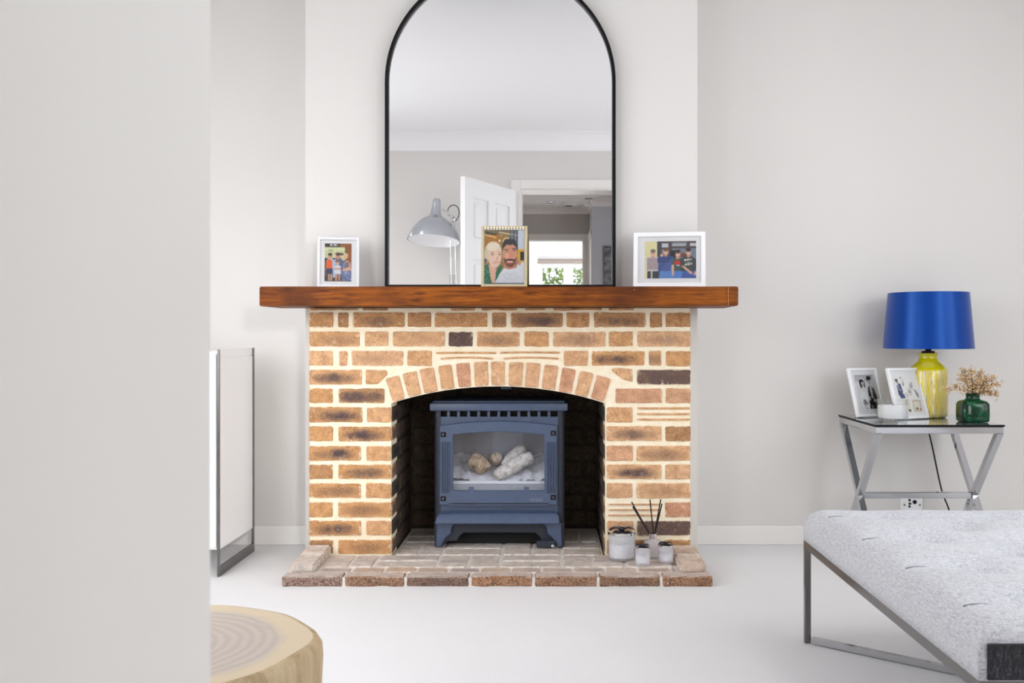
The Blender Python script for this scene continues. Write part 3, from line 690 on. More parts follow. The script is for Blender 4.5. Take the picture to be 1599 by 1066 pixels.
for i, (a, b) in enumerate(zip(bxs, bxs[1:])): weave(i, a, b, 3.607, YB - .012, i % 2 == 0)
ch = [OX0 + .010, -.426, -.188, .05, OX1 - .010]
for i, (a, b) in enumerate(zip(ch, ch[1:])):
    weave(i, a, b, YB - .008, 4.04, i % 2 == 0); weave(i, a, b, 4.045, 4.27, i % 2 == 1)

# ------------------------------------------------------------------ mantel shelf
YS = F / 413.0; MX0, MX1 = X_(405, YS), X_(1153, YS)
bm = B(); box(bm, MX0, MX1, YS, YP - .002, ZMB, ZMT)
bmesh.ops.subdivide_edges(bm, edges=[e for e in bm.edges if abs(e.verts[0].co.x - e.verts[1].co.x) > .5], cuts=44, use_grid_fill=True)
bmesh.ops.subdivide_edges(bm, edges=[e for e in bm.edges if abs(e.verts[0].co.z - e.verts[1].co.z) > .05], cuts=2, use_grid_fill=True)
bmesh.ops.bevel(bm, geom=[e for e in bm.edges if len(e.link_faces) == 2 and e.calc_face_angle(0) > .5 and min(v.co.y for v in e.verts) < YP - .01], offset=.003, segments=2, affect='EDGES')
for v in bm.verts:
    if v.co.y < YP - .02:
        q = mnoise.noise(Vector((v.co.x * 5, v.co.y * 9, v.co.z * 14))); v.co.y += q * .0035
        if v.co.z < ZMB + .01: v.co.z += mnoise.noise(Vector((v.co.x * 4, 3, 1))) * .004 + .002
        else: v.co.z += min(0, mnoise.noise(Vector((v.co.x * 3, 7, 5))) * .0025)
mantel = thing('mantel_shelf', 'thick stained oak beam shelf resting on the brick surround', 'shelf', ((MX0 + MX1) / 2, YS, ZMB))
obj('beam', bm, M['beam'], mantel, smooth=40)
bm = B(); xs_ = X_(1137, YS); box(bm, xs_ - .0012, xs_ + .0012, YS - .004, YS + .02, ZMB + .004, ZMT - .003); obj('end_joint', bm, plain('pale_filler', srgb(176, 120, 66), 0.8), mantel, label='pale filled joint line near the right end')

# ------------------------------------------------------------------ arched mirror
mir = thing('arched_mirror', 'tall arched mirror with a thin black frame standing on the mantel', 'mirror', (X_(781.5, YM), YM, ZMT))
s_ = F / YM; mcx = X_(781.5, YM); mr = 179.5 / s_; mzc = HZ + (522 - 129) / s_
def arch(rad, z0, n=48): return [(mcx - rad, z0)] + [(mcx - rad * math.cos(math.pi * k / n), mzc + rad * math.sin(math.pi * k / n)) for k in range(n + 1)] + [(mcx + rad, z0)]
bm = B(); ring(bm, arch(mr, ZMT + .001), arch(mr - .013, ZMT + .001 + .018), FN_XZ, YM - .018, YM + .012); obj('frame', bm, M['black'], mir, smooth=40)
bm = B(); vs = [bm.verts.new((u, YM, v)) for u, v in arch(mr - .006, ZMT + .012)]; f = bm.faces.new(vs)
bmesh.ops.recalc_face_normals(bm, faces=bm.faces[:])
if bm.faces[:][0].normal.y > 0: bmesh.ops.reverse_faces(bm, faces=bm.faces[:])
obj('mirror_glass', bm, M['mirror'], mir)
bm = B(); ring(bm, arch(mr - .0125, ZMT + .0185), arch(mr - .0155, ZMT + .0215), FN_XZ, YM - .004, YM - .001); obj('bevel', bm, M['chrome'], mir, label='bright bevelled edge of the glass')
bm = B(); prism(bm, arch(mr - .004, ZMT + .004), FN_XZ, YM + .003, YM + .011); obj('backing', bm, M['dark'], mir)
bm = B(); box(bm, mcx - .03, mcx + .03, YM + .012, YP + .001, mzc + .1, mzc + .16); obj('wall_hook', bm, M['steel'], mir)

# ------------------------------------------------------------------ prints: flat pictures painted in a colour attribute
class Paint:
    def __init__(s, W, H, col):
        s.W, s.H = W, H; s.a = np.ones((H, W, 3)) * np.array(col, float)
        s.x, s.y = np.meshgrid((np.arange(W) + .5) / W, 1 - (np.arange(H) + .5) / H); s.asp = W / H
        s.r = np.random.RandomState(W * 7 + H)
    def put(s, m, col, al=1.0):
        m = (m.astype(float) * al)[..., None]; s.a = s.a * (1 - m) + np.array(col, float) * m
    def rect(s, x0, y0, x1, y1, col, al=1): s.put((s.x >= x0) & (s.x < x1) & (s.y >= y0) & (s.y < y1), col, al); return s
    def ell(s, cx, cy, rx, ry, col, rot=0, al=1):
        dx, dy = (s.x - cx) * s.asp, s.y - cy; c, q = math.cos(R(rot)), math.sin(R(rot)); u, v = dx * c + dy * q, -dx * q + dy * c
        s.put((u / (rx * s.asp)) ** 2 + (v / ry) ** 2 <= 1, col, al); return s
    def poly(s, pts, col, al=1):
        ins = np.zeros_like(s.x, bool); n = len(pts)
        for i in range(n):
            (xa, ya), (xb, yb) = pts[i], pts[(i + 1) % n]
            if ya == yb: continue
            ins ^= ((ya > s.y) != (yb > s.y)) & (s.x < (xb - xa) * (s.y - ya) / (yb - ya) + xa)
        s.put(ins, col, al); return s
    def line(s, x0, y0, x1, y1, wd, col, al=1):
        wd = max(wd, .62 / s.H); dx, dy = (x1 - x0) * s.asp, y1 - y0; L = math.hypot(dx, dy) + 1e-9; ux, uy = dx / L, dy / L
        px_, py_ = (s.x - x0) * s.asp, s.y - y0; tt = px_ * ux + py_ * uy; d = abs(-px_ * uy + py_ * ux)
        s.put((tt >= 0) & (tt <= L) & (d < wd), col, al); return s
    def grain(s, amt=6): s.a = np.clip(s.a + s.r.randn(s.H, s.W, 1) * amt, 0, 255); return s
    def mesh(s, name, w_, h_):
        W, H = s.W, s.H
        vs = [((i / W - .5) * w_, 0, (1 - j / H) * h_) for j in range(H + 1) for i in range(W + 1)]
        fs = [(j * (W + 1) + i, (j + 1) * (W + 1) + i, (j + 1) * (W + 1) + i + 1, j * (W + 1) + i + 1) for j in range(H) for i in range(W)]
        me = bpy.data.meshes.new(name); me.from_pydata(vs, [], fs)
        b = np.pad(s.a, ((1, 1), (1, 1), (0, 0)), 'edge'); sh = lambda j, i: b[1 + j:1 + j + s.H, 1 + i:1 + i + s.W]
        c = (0.46 * s.a + 0.10 * (sh(0, 1) + sh(0, -1) + sh(1, 0) + sh(-1, 0)) + 0.035 * (sh(1, 1) + sh(1, -1) + sh(-1, 1) + sh(-1, -1))) / 255; c = np.where(c <= .04045, c / 12.92, ((c + .055) / 1.055) ** 2.4)
        ca = me.color_attributes.new('print', 'FLOAT_COLOR', 'CORNER')
        arr = np.ones((H * W, 4, 4), np.float32); arr[..., :3] = c.reshape(-1, 1, 3); ca.data.foreach_set('color', arr.ravel())
        return me
t = NT('printed_photo'); at = t.n('VertexColor', layer_name='print'); t.set(at.outputs[0], 0.35); M['print'] = t.m

SK, SK2 = (226, 176, 150), (206, 146, 118)
def pic_family():
    p = Paint(46, 62, (120, 92, 62))
    p.rect(0, .78, .78, .9, (216, 220, 170)).rect(0, .55, .8, .8, (206, 208, 160)).rect(0, .9, .56, 1, (58, 52, 48)).rect(.56, .9, 1, 1, (150, 96, 40)).rect(.8, 0, 1, .95, (150, 88, 40)).rect(.76, .3, .8, .92, (90, 60, 40))
    for k in range(6): p.rect(.2 + .05 * k, .93, .235 + .05 * k, .985, (228, 226, 220))
    p.rect(.15, .8, .3, .83, (70, 70, 66)).rect(.55, .7, .7, .74, (50, 48, 46)).rect(0, 0, 1, .16, (70, 64, 66)).rect(0, .5, .6, .62, (60, 58, 66))
    p.poly([(.05, .3), (.08, .58), (.2, .63), (.33, .58), (.34, .3)], (196, 206, 220)).poly([(.06, .34), (.08, .55), (.18, .6), (.28, .54), (.28, .32)], (240, 96, 32)).ell(.21, .67, .075, .06, SK2).ell(.21, .71, .075, .04, (56, 44, 42)).rect(.07, .18, .3, .34, (52, 62, 96)).rect(.12, .02, .19, .2, SK2).rect(.21, .02, .28, .2, (208, 170, 150))
    p.poly([(.3, .1), (.3, .55), (.42, .62), (.62, .6), (.72, .5), (.7, .1)], (84, 104, 150)).poly([(.3, .1), (.3, .55), (.42, .6), (.42, .1)], (176, 196, 222)).ell(.5, .66, .09, .075, SK2).ell(.5, .72, .1, .045, (88, 62, 46))
    p.ell(.48, .49, .07, .055, SK).ell(.47, .53, .08, .035, (150, 104, 70)).poly([(.36, .2), (.38, .4), (.5, .44), (.6, .4), (.62, .2)], (226, 226, 236)).rect(.4, .02, .48, .2, SK2).rect(.52, .02, .58, .2, SK2).rect(.38, .3, .6, .36, (208, 160, 138))
    p.ell(.8, .68, .08, .07, (226, 196, 150)).poly([(.66, .28), (.72, .5), (.84, .56), (.96, .5), (1, .28)], SK).poly([(.7, .34), (.74, .5), (.92, .52), (.92, .38)], (120, 116, 136)).ell(.78, .64, .06, .055, SK).rect(.66, .02, 1, .28, (112, 124, 168)); 
    for k in range(26): p.ell(p.r.uniform(.66, 1), p.r.uniform(.02, .28), .02, .015, (206, 210, 226) if k % 2 else (60, 70, 120))
    return p.grain(7)
def pic_couple():
    p = Paint(84, 112, (150, 120, 76))
    p.rect(0, .55, .4, .92, (178, 118, 40)).rect(.62, .5, .84, 1, (104, 112, 118)).rect(.84, .55, 1, 1, (206, 212, 226)).rect(.84, .4, 1, .64, (226, 176, 20)).rect(.9, .44, 1, .6, (26, 28, 40)).rect(0, .92, .6, 1, (130, 118, 92))
    for a in ((0, .91, .3, .86), (.36, .96, .84, .9), (.46, .78, .52, .86), (.52, .86, .62, .84)): p.line(*a, .008, (255, 226, 170))
    for k in range(5): p.line(.66 + .04 * k, .78, .66 + .04 * k, 1, .006, (160, 168, 172) if k % 2 else (70, 78, 84))
    p.line(.02, .96, .3, .92, .012, (44, 42, 44)); p.ell(.38, .8, .03, .02, (255, 240, 210)); p.ell(.42, .9, .015, .01, (255, 240, 210))
    # man: neck, shirt, head
    p.poly([(.25, 0), (.36, .16), (.5, .3), (.62, .27), (.8, .3), (.86, .42), (1, .4), (1, 0)], (222, 224, 232)).poly([(.84, .36), (.86, .47), (.94, .4), (.9, .34)], SK2)
    p.poly([(.48, .34), (.48, .3), (.62, .27), (.78, .3), (.78, .42)], (196, 124, 92)).ell(.645, .53, .195, .215, (214, 150, 118)).poly([(.44, .6), (.46, .74), (.56, .82), (.7, .83), (.83, .74), (.84, .6), (.8, .7), (.7, .745), (.56, .74), (.48, .68)], (44, 40, 44))
    p.ell(.64, .78, .16, .055, (46, 46, 52)).poly([(.47, .5), (.5, .4), (.58, .32), (.7, .31), (.78, .38), (.82, .5), (.76, .46), (.7, .44), (.62, .44), (.54, .45)], (112, 70, 54)).ell(.645, .405, .1, .03, (196, 92, 78)).rect(.58, .405, .71, .418, (240, 226, 218)).ell(.65, .445, .115, .018, (70, 46, 40))
    p.line(.53, .605, .61, .6, .007, (104, 74, 62)).line(.7, .62, .79, .625, .007, (104, 74, 62)).line(.5, .632, .61, .64, .008, (86, 62, 54)).line(.69, .655, .8, .655, .008, (86, 62, 54)).ell(.665, .52, .045, .06, (222, 140, 112)).ell(.57, .52, .05, .05, (224, 166, 136))
    # woman: hair, face, green top
    p.poly([(0, 0), (0, .34), (.1, .36), (.14, .2), (.2, 0)], (30, 106, 74)).poly([(.25, .02), (.28, .2), (.38, .34), (.47, .33), (.34, .12)], (34, 112, 80))
    for k in range(40): p.ell(p.r.uniform(0, .17), p.r.uniform(0, .3), .012, .012, (90, 170, 110) if k % 2 else (14, 66, 48))
    p.poly([(.1, .36), (.16, .1), (.2, 0), (.27, 0), (.3, .3)], (226, 178, 152)).ell(.22, .6, .21, .19, (232, 214, 184)).ell(.06, .55, .06, .16, (222, 204, 172)).ell(.26, .5, .165, .2, (238, 200, 176)).ell(.22, .69, .17, .07, (240, 228, 204), 8)
    p.line(.17, .545, .24, .55, .008, (98, 76, 62)).line(.34, .55, .4, .545, .008, (98, 76, 62)).line(.15, .575, .25, .585, .006, (156, 124, 96)).line(.33, .585, .41, .58, .006, (156, 124, 96)).ell(.32, .47, .028, .035, (224, 170, 148)).line(.22, .395, .37, .4, .01, (196, 96, 96)).ell(.29, .397, .05, .008, (244, 232, 226)).ell(.03, .43, .04, .04, (90, 96, 92))
    for k in range(30): p.line(.3 + p.r.uniform(0, .6), p.r.uniform(0, .2), .4 + p.r.uniform(0, .6), p.r.uniform(.05, .25), .003, (204, 206, 216), .5)
    p.rect(0, 0, 1, .014, (60, 70, 90))
    return p.grain(6)
def pic_men():
    p = Paint(100, 72, (90, 110, 140))
    p.rect(0, 0, .25, 1, (236, 228, 172)).rect(.24, 0, .3, 1, (62, 70, 82)).rect(.3, .62, 1, 1, (196, 206, 216)).rect(.3, .4, 1, .8, (120, 132, 150))
    for a in ((.3, .94, 1, 1), (.3, .78, .5, .84), (.5, .8, 1, .86)): p.rect(*a, (84, 66, 68))
    for a in ((.46, .3, .53, 1), (.8, .3, .88, 1), (.3, .3, .33, 1)): p.rect(*a, (88, 70, 70))
    for k in range(14): p.line(.54 + .02 * k, .86, .56 + .02 * k, .98, .004, (150, 160, 170))
    p.rect(.5, .5, .6, .75, (26, 24, 30)).rect(.7, .55, .8, .68, (120, 66, 50)).rect(.25, 0, .32, .2, (70, 90, 120))
    def man(cx, hy, sh, top, jeans, hair, wd=.13):
        p.poly([(cx - wd * .85, 0), (cx - wd * .8, .25), (cx + wd * .8, .25), (cx + wd * .85, 0)], jeans).poly([(cx - wd, .2), (cx - wd * 1.05, sh - .08), (cx - wd * .5, sh), (cx + wd * .5, sh), (cx + wd * 1.05, sh - .08), (cx + wd, .2)], top)
        p.rect(cx - .03, sh - .03, cx + .03, hy - .05, SK2).ell(cx, hy, .05, .085, SK).ell(cx, hy + .065, .053, .045, hair).rect(cx - .02, hy - .045, cx + .02, hy - .03, (240, 230, 226)).line(cx - .03, hy + .01, cx - .01, hy + .01, .008, (90, 60, 50)).line(cx + .01, hy + .01, cx + .03, hy + .01, .008, (90, 60, 50))
    man(.16, .68, .6, (214, 204, 204), (52, 60, 62), (118, 110, 100), .13)
    for k in range(7): p.line(.06 + .03 * k, .24, .06 + .03 * k, .56, .004, (150, 130, 136))
    p.rect(.12, 0, .15, .2, (214, 214, 196)); man(.41, .72, .62, (36, 62, 128), (92, 140, 206), (110, 74, 54), .15)
    for k in range(10): p.line(.28 + .03 * k, .2, .28 + .03 * k, .6, .004, (88, 112, 176)); p.line(.27, .22 + .04 * k, .56, .22 + .04 * k, .004, (24, 38, 84), .7)
    man(.645, .66, .54, (66, 92, 84), (84, 132, 208), (48, 36, 34), .12); p.ell(.645, .42, .075, .055, (214, 36, 44)); p.rect(.62, .34, .68, .36, (220, 220, 220)); p.poly([(.53, .05), (.52, .35), (.57, .38), (.57, .08)], SK)
    man(.85, .7, .58, (58, 68, 66), (66, 92, 168), (44, 34, 32), .15)
    for k in range(6): p.rect(.77 + .024 * k, .46 + .004 * k, .787 + .024 * k, .51 + .004 * k, (228, 228, 222)); p.rect(.78 + .024 * k, .34 + .004 * k, .797 + .024 * k, .39 + .004 * k, (228, 228, 222))
    p.rect(.8, .42, .9, .435, (196, 196, 190)); p.poly([(.7, .34), (.76, .34), (.94, .14), (.9, .1)], SK).poly([(.94, .1), (1, .22), (1, .06)], SK).ell(.33, .62, .03, .04, SK)
    return p.grain(7)
def pic_wedding():
    p = Paint(50, 72, (232, 232, 234))
    for k in range(12): p.rect(k / 12, .8, k / 12 + .04, 1, (168, 166, 168))
    p.rect(0, .94, 1, 1, (186, 184, 186)).rect(.6, .3, 1, .9, (224, 224, 226))
    p.poly([(.12, 0), (.1, .4), (.2, .52), (.4, .52), (.5, .4), (.5, 0)], (246, 246, 248)).ell(.34, .76, .15, .14, (236, 236, 238)).ell(.27, .74, .08, .12, (22, 20, 24)).ell(.44, .72, .04, .1, (52, 50, 54)).ell(.36, .75, .075, .085, (214, 210, 210)).ell(.33, .83, .09, .04, (24, 22, 26)).line(.32, .72, .4, .72, .008, (120, 112, 112))
    for k in range(46): p.ell(.32 + p.r.randn() * .07, .26 - abs(p.r.randn()) * .1, .024, .016, (40, 40, 42) if k % 2 else (200, 200, 200))
    p.poly([(.52, 0), (.56, .35), (.6, .6), (.72, .68), (.9, .6), (1, .35), (1, 0)], (20, 20, 24)).poly([(.7, .3), (.68, .66), (.82, .64), (.8, .3)], (206, 206, 212)).poly([(.8, .3), (.83, .6), (.9, .5), (.88, .3)], (44, 50, 60)).ell(.73, .8, .1, .11, (218, 214, 214)).ell(.74, .9, .13, .06, (26, 24, 28)).rect(.62, .82, .66, .92, (26, 24, 28)).line(.68, .8, .73, .81, .01, (60, 56, 58)).line(.76, .8, .81, .81, .01, (60, 56, 58)).line(.7, .74, .78, .74, .008, (110, 96, 96))
    p.ell(.86, .24, .09, .05, (196, 192, 190)).ell(.6, .3, .05, .07, (190, 188, 188)).ell(.66, .06, .06, .05, (156, 146, 110))
    return p.grain(6)
def pic_sketch():
    p = Paint(56, 78, (244, 243, 241))
    p.ell(.13, .83, .055, .045, (150, 142, 140)).ell(.12, .87, .06, .03, (40, 46, 62)).poly([(.1, .45), (.08, .72), (.16, .79), (.26, .76), (.3, .6), (.28, .44)], (58, 72, 112)).poly([(.14, .38), (.16, .5), (.34, .5), (.36, .38)], (66, 82, 124)).line(.14, .78, .16, .6, .012, (214, 222, 236)).ell(.22, .6, .03, .02, (220, 200, 186))
    for cx, cy, q in ((.38, .8, 30), (.62, .55, 60), (.72, .72, 60), (.44, .48, 24), (.9, .5, 26)):
        for k in range(q): p.ell(cx + p.r.randn() * .04, cy + p.r.randn() * .05, .012, .008, [(150, 148, 140), (206, 204, 196), (92, 92, 90)][k % 3])
    p.line(.84, .6, .95, .4, .012, (52, 54, 58)).ell(.38, .74, .02, .03, (70, 70, 72)).line(.26, .93, .34, .91, .012, (120, 120, 122))
    p.line(0, .335, .9, .335, .006, (214, 212, 204)); p.rect(.3, .02, .5, .32, (232, 224, 200)).rect(.62, .02, .98, .32, (196, 178, 140)).rect(.66, .05, .94, .3, (238, 234, 224)).ell(.44, .06, .05, .03, (50, 46, 44)).ell(.78, .1, .06, .03, (128, 104, 70)).ell(.92, .08, .04, .02, (170, 96, 60))
    return p.grain(4)

def photo_frame(name, label, W, H, bw, dep, fm, rec, art, pos, yaw, lean, group, ridged=False, strut=True, mount=True, edge=0.0):
    """rec = (x0, z0, x1, z1) of the print in fractions of the frame"""
    base_lift = dep * math.sin(R(lean)) + 0.0005
    t_ = thing(name, label, 'photo frame', (pos[0], pos[1], pos[2] + base_lift), group, rot=(R(-lean), 0, R(yaw)))
    bm = B(); o_ = [(-W / 2, 0), (W / 2, 0), (W / 2, H), (-W / 2, H)]; i_ = [(-W / 2 + bw, bw), (W / 2 - bw, bw), (W / 2 - bw, H - bw), (-W / 2 + bw, H - bw)]
    ring(bm, o_, i_, FN_XZ, 0, dep); bmesh.ops.bevel(bm, geom=[e for e in bm.edges if e.calc_face_angle(0) > .5], offset=min(.0015, bw * .2), segments=1, affect='EDGES'); obj('frame', bm, fm, t_, local=True)
    if mount:
        bm = B(); box(bm, -W / 2 + bw * .6, W / 2 - bw * .6, dep * .45, dep * .55, bw * .6, H - bw * .6); obj('mount', bm, M['mount'], t_, local=True)
    x0, z0, x1, z1 = rec; me = art.mesh('print', (x1 - x0) * W, (z1 - z0) * H); pr = link('print', me, M['print'], t_)
    pr.location = (((x0 + x1) / 2 - .5) * W, dep * .45 - .0008, z0 * H)
    bm = B(); vs = [bm.verts.new((a, dep * .3, b)) for a, b in i_]; bm.faces.new(vs); obj('pane', bm, M['glass'], t_, local=True)
    bm = B(); box(bm, -W / 2 + bw * .5, W / 2 - bw * .5, dep * .6, dep * .95, bw * .5, H - bw * .5); obj('backing', bm, M['dark'], t_, local=True)
    if ridged:
        n = 14
        for k in range(n):
            xx = -W / 2 + bw + (W - 2 * bw) * (k + .5) / n; b2 = B(); box(b2, xx - .0028, xx + .0028, -.002, .003, H - bw - .006, H - .003, .0008, 1); obj('ridge', b2, M['goldlight'], t_, local=True)
    if strut:   # easel leg: from the back, down to the shelf
        hz = H * .62; th = R(lean); ang = R(lean + 16)
        foot = hz * math.cos(th) / math.cos(R(16)) if False else None
        L = (hz * math.cos(th) + dep * -math.sin(th) + base_lift) / math.cos(R(13))
        a2 = th + R(13) + 0.0
        dirv = Vector((0, math.sin(a2), -math.cos(a2)))
        # in the frame's own axes straight down is (0, sin(lean), -cos(lean)); the leg opens 13 degrees further back
        p0 = Vector((0, dep * .95, hz)); p1 = p0 + dirv * (L - .006)
        b2 = B(); wd = W * .13
        q = [(-wd * .7, p0), (wd * .7, p0), (wd, p1), (-wd, p1)]
        va = [b2.verts.new((u, p.y, p.z)) for u, p in q]; vb = [b2.verts.new((u, p.y + .003, p.z + .001)) for u, p in q]
        b2.faces.new(va); b2.faces.new(vb[::-1])
        for k in range(4): b2.faces.new((va[k], vb[k], vb[(k + 1) % 4], va[(k + 1) % 4]))
        bmesh.ops.recalc_face_normals(b2, faces=b2.faces[:]); obj('easel_leg', b2, M['dark'], t_, local=True)
    return t_
M['frame_white'] = plain('white_frame_lacquer', srgb(240, 240, 243), 0.35, var=0.01)
M['frame_silver'] = plain('pale_silver_frame', srgb(226, 227, 232), 0.3, var=0.01)
M['gold'] = plain('champagne_gold_metal', srgb(214, 198, 160), 0.32, 0.55, var=0.04)
M['goldlight'] = plain('pale_gold_ridge', srgb(240, 232, 212), 0.3, 0.2)
GM = 'photo frames on the mantel shelf'
photo_frame('photo_frame', 'small pale photo frame with a picture of a family of four, left of the mirror', .163, .205, .011, .016, M['frame_silver'], (.17, .13, .81, .88), pic_family(), (X_(528, 3.79), 3.79, ZMT), 9, 9, GM)
photo_frame('photo_frame', 'gold-edged photo frame with a picture of a smiling couple, in front of the mirror', .178, .238, .010, .014, M['gold'], (.07, .05, .93, .935), pic_couple(), (X_(787, 3.70), 3.70, ZMT), -1, 5, GM, ridged=True)
photo_frame('photo_frame', 'wide white photo frame with a picture of four men, right of the mirror', .284, .226, .018, .018, M['frame_white'], (.16, .17, .87, .84), pic_men(), (X_(1045, 3.785), 3.785, ZMT), -8, 10, GM)

# ------------------------------------------------------------------ gas stove
YF = F / 379.0
stove = thing('gas_stove', 'blue-grey cast iron gas stove with a glazed door, inside the brick arch', 'stove', (X_(779, YF), YF, ZH))
sx = lambda x: X_(x, YF); sz = lambda y: Z_(y, YF)
SX0, SX1 = sx(677.5), sx(882); YBK = YF + .29
ztop, zbot = sz(641), ZH + .0045
def rounded_u(inset, r=.03):
    pts = []
    for (cx_, a0_, a1_) in ((SX0 + r, 270, 180), (None, 0, 0)):
        pass
    return pts
bm = B()   # cheeks and back wall with rounded front corners
r_ = .022; th_ = .012
left = [(SX0 + r_ + .006, YF)] + [(SX0 + r_ - r_ * math.sin(math.pi / 2 * k / 5), YF + r_ - r_ * math.cos(math.pi / 2 * k / 5)) for k in range(6)] + [(SX0, YBK), (SX1, YBK)] + [(SX1 - r_ + r_ * math.sin(math.pi / 2 * k / 5), YF + r_ - r_ * math.cos(math.pi / 2 * k / 5)) for k in range(5, -1, -1)] + [(SX1 - r_ - .006, YF)]
inner = [(SX1 - r_ - .006, YF + th_), (SX1 - th_, YF + r_ + .004), (SX1 - th_, YBK - th_), (SX0 + th_, YBK - th_), (SX0 + th_, YF + r_ + .004), (SX0 + r_ + .006, YF + th_)]
prism(bm, left + inner, FN_XY, zbot, ztop)
obj('body', bm, M['stovebody'], stove, smooth=40)
# front plate around the door opening, with the row of vents above it
fx0, fx1 = SX0 + r_ + .0065, SX1 - r_ - .0065
bm = B(); o_ = [(fx0, sz(800)), (fx1, sz(800)), (fx1, sz(650.5)), (fx0, sz(650.5))]; i_ = [(sx(702), sz(770)), (sx(855), sz(770)), (sx(855), sz(668)), (sx(702), sz(668))]
ring(bm, o_, i_, FN_XZ, YF + .001, YF + .012)
n = 12; x0 = 684.5; pitch = (873 - x0) / n
for k in range(n + 1):
    xc = x0 + pitch * k; box(bm, sx(xc) - .0055, sx(xc) + .0055, YF + .001, YF + .012, sz(650.6), sz(642))
obj('front_plate', bm, M['stove'], stove)
bm = B(); box(bm, fx0, fx1, YF + .03, YF + .034, sz(652), sz(641)); obj('vent_shade', bm, M['dark'], stove, label='black gap behind the row of vents')
bm = B(); box(bm, sx(671.5), sx(886.5), YF - .022, YBK + .01, sz(641), sz(628.5), .006, 2); box(bm, sx(676), sx(882), YF - .012, YBK, sz(628.5), sz(625.5), .003, 1)
obj('top_plate', bm, M['stove'], stove, smooth=40)
# firebox inside
bm = B(); box(bm, SX0 + .02, SX1 - .02, YF + .20, YF + .21, sz(790), sz(655)); box(bm, SX0 + .02, SX1 - .02, YF + .02, YF + .2, sz(786), sz(772)); box(bm, SX0 + .02, SX0 + .03, YF + .02, YF + .2, sz(772), sz(655)); box(bm, SX1 - .03, SX1 - .02, YF + .02, YF + .2, sz(772), sz(655)); box(bm, SX0 + .02, SX1 - .02, YF + .02, YF + .2, sz(656), sz(653))
obj('firebox', bm, M['stovedark'], stove)
# door
door_y = YF - .018
def arched(x0, x1, ytop_side, ytop_mid, ybot, n=14):
    return [(sx(x0), sz(ybot))] + [(sx(x0 + (x1 - x0) * k / n), sz(ytop_side - (ytop_side - ytop_mid) * (1 - (2 * k / n - 1) ** 2))) for k in range(n + 1)] + [(sx(x1), sz(ybot))]
bm = B(); ring(bm, arched(687, 870, 664, 657, 787), arched(708, 850, 678, 673.5, 765), FN_XZ, door_y, YF - .001)
bmesh.ops.bevel(bm, geom=[e for e in bm.edges if e.calc_face_angle(0) > .6], offset=.002, segments=1, affect='EDGES')
sdoor = obj('door', bm, M['stove'], stove, smooth=30)
bm = B(); vs = [bm.verts.new((u, YF - .006, v)) for u, v in arched(705, 853, 676, 671, 768)]; bm.faces.new(vs); obj('pane', bm, M['stoveglass'], sdoor)
for a in (689.5, 853.5):
    bm = B()
    for k in range(4): xx = a + 1.4 + 3.9 * k; box(bm, sx(xx) - .0022, sx(xx) + .0022, door_y - .007, door_y + .002, sz(768), sz(689), .0015, 1)
    obj('fluted_column', bm, M['stove'], sdoor)
for a, b in ((693, 677.5), (864, 675.5), (693, 777), (864, 775)):
    bm = B(); cx_, cz_ = sx(a), sz(b); box(bm, cx_ - .011, cx_ + .011, door_y - .002, door_y + .001, cz_ - .010, cz_ + .010, .0012, 1); obj('bolt_recess', bm, M['dark'], sdoor)
    bm = B(); lathe(bm, [(.0065, 0), (.0065, .004), (.004, .007), (0, .008)], (0, 0, 0), 14, mat=Matrix.Translation((cx_, door_y - .002, cz_)) @ Matrix.Rotation(R(90), 4, 'X')); obj('bolt', bm, M['steel'], sdoor, smooth=True)
for a in (736, 822):
    bm = B(); prism(bm, [(sx(a - 4), sz(767)), (sx(a + 6), sz(767)), (sx(a + 4), sz(764)), (sx(a + 4), sz(759.5)), (sx(a - 3.5), sz(759.5))], FN_XZ, door_y - .002, door_y + .012); obj('glass_clip', bm, M['stove'], sdoor)
bm = B(); box(bm, sx(702), sx(857), door_y - .005, door_y + .002, sz(787.5), sz(785.5)); obj('lower_lip', bm, M['stove'], sdoor)
bm = B(); box(bm, sx(702), sx(857), door_y - .001, door_y + .001, sz(785.4), sz(784.2)); obj('lip_groove', bm, M['dark'], sdoor)
bm = B(); box(bm, sx(826), sx(848), door_y - .0015, door_y + .001, sz(781), sz(779.6)); box(bm, sx(826), sx(827), door_y - .0015, door_y + .001, sz(781), sz(776.5))
for k in range(7): xx = 829.5 + 2.6 * k; box(bm, sx(xx), sx(xx + 1.6), door_y - .0015, door_y + .001, sz(779), sz(776.2 if k % 3 else 775.6))
obj('maker_mark', bm, plain('worn_raised_letters', srgb(108, 120, 144), 0.4), sdoor, label='small raised maker mark, worn and unreadable')
# ash lip
bm = B(); A = [(690, 797.5, YF - .03), (866, 797.5, YF - .03), (872, 801, YF - .045), (873.5, 813.5, YF - .062), (681.5, 813.5, YF - .062), (684, 803, YF - .045)]
fr = [bm.verts.new((sx(a), d, sz(b))) for a, b, d in A]; bkv = [bm.verts.new((sx(a), YF + .001, sz(b))) for a, b, d in A]
mid = fr; bm.faces.new((fr[0], fr[1], fr[2], fr[5])); bm.faces.new((fr[5], fr[2], fr[3], fr[4])); bm.faces.new(bkv[::-1])
for k in range(6): bm.faces.new((fr[k], bkv[k], bkv[(k + 1) % 6], fr[(k + 1) % 6]))
bmesh.ops.recalc_face_normals(bm, faces=bm.faces[:]); bmesh.ops.bevel(bm, geom=[e for e in bm.edges if e.calc_face_angle(0) > .3], offset=.004, segments=2, affect='EDGES')
obj('ash_lip', bm, M['stove'], stove, smooth=40)
bm = B(); P_ = [(679, 814), (679, 854.5), (693, 854.5), (695, 847), (700, 843), (714, 843), (717, 836), (724, 830), (836, 830), (843, 836), (846, 843), (861, 843), (866, 847), (868, 854.5), (881, 854.5), (881, 814)]
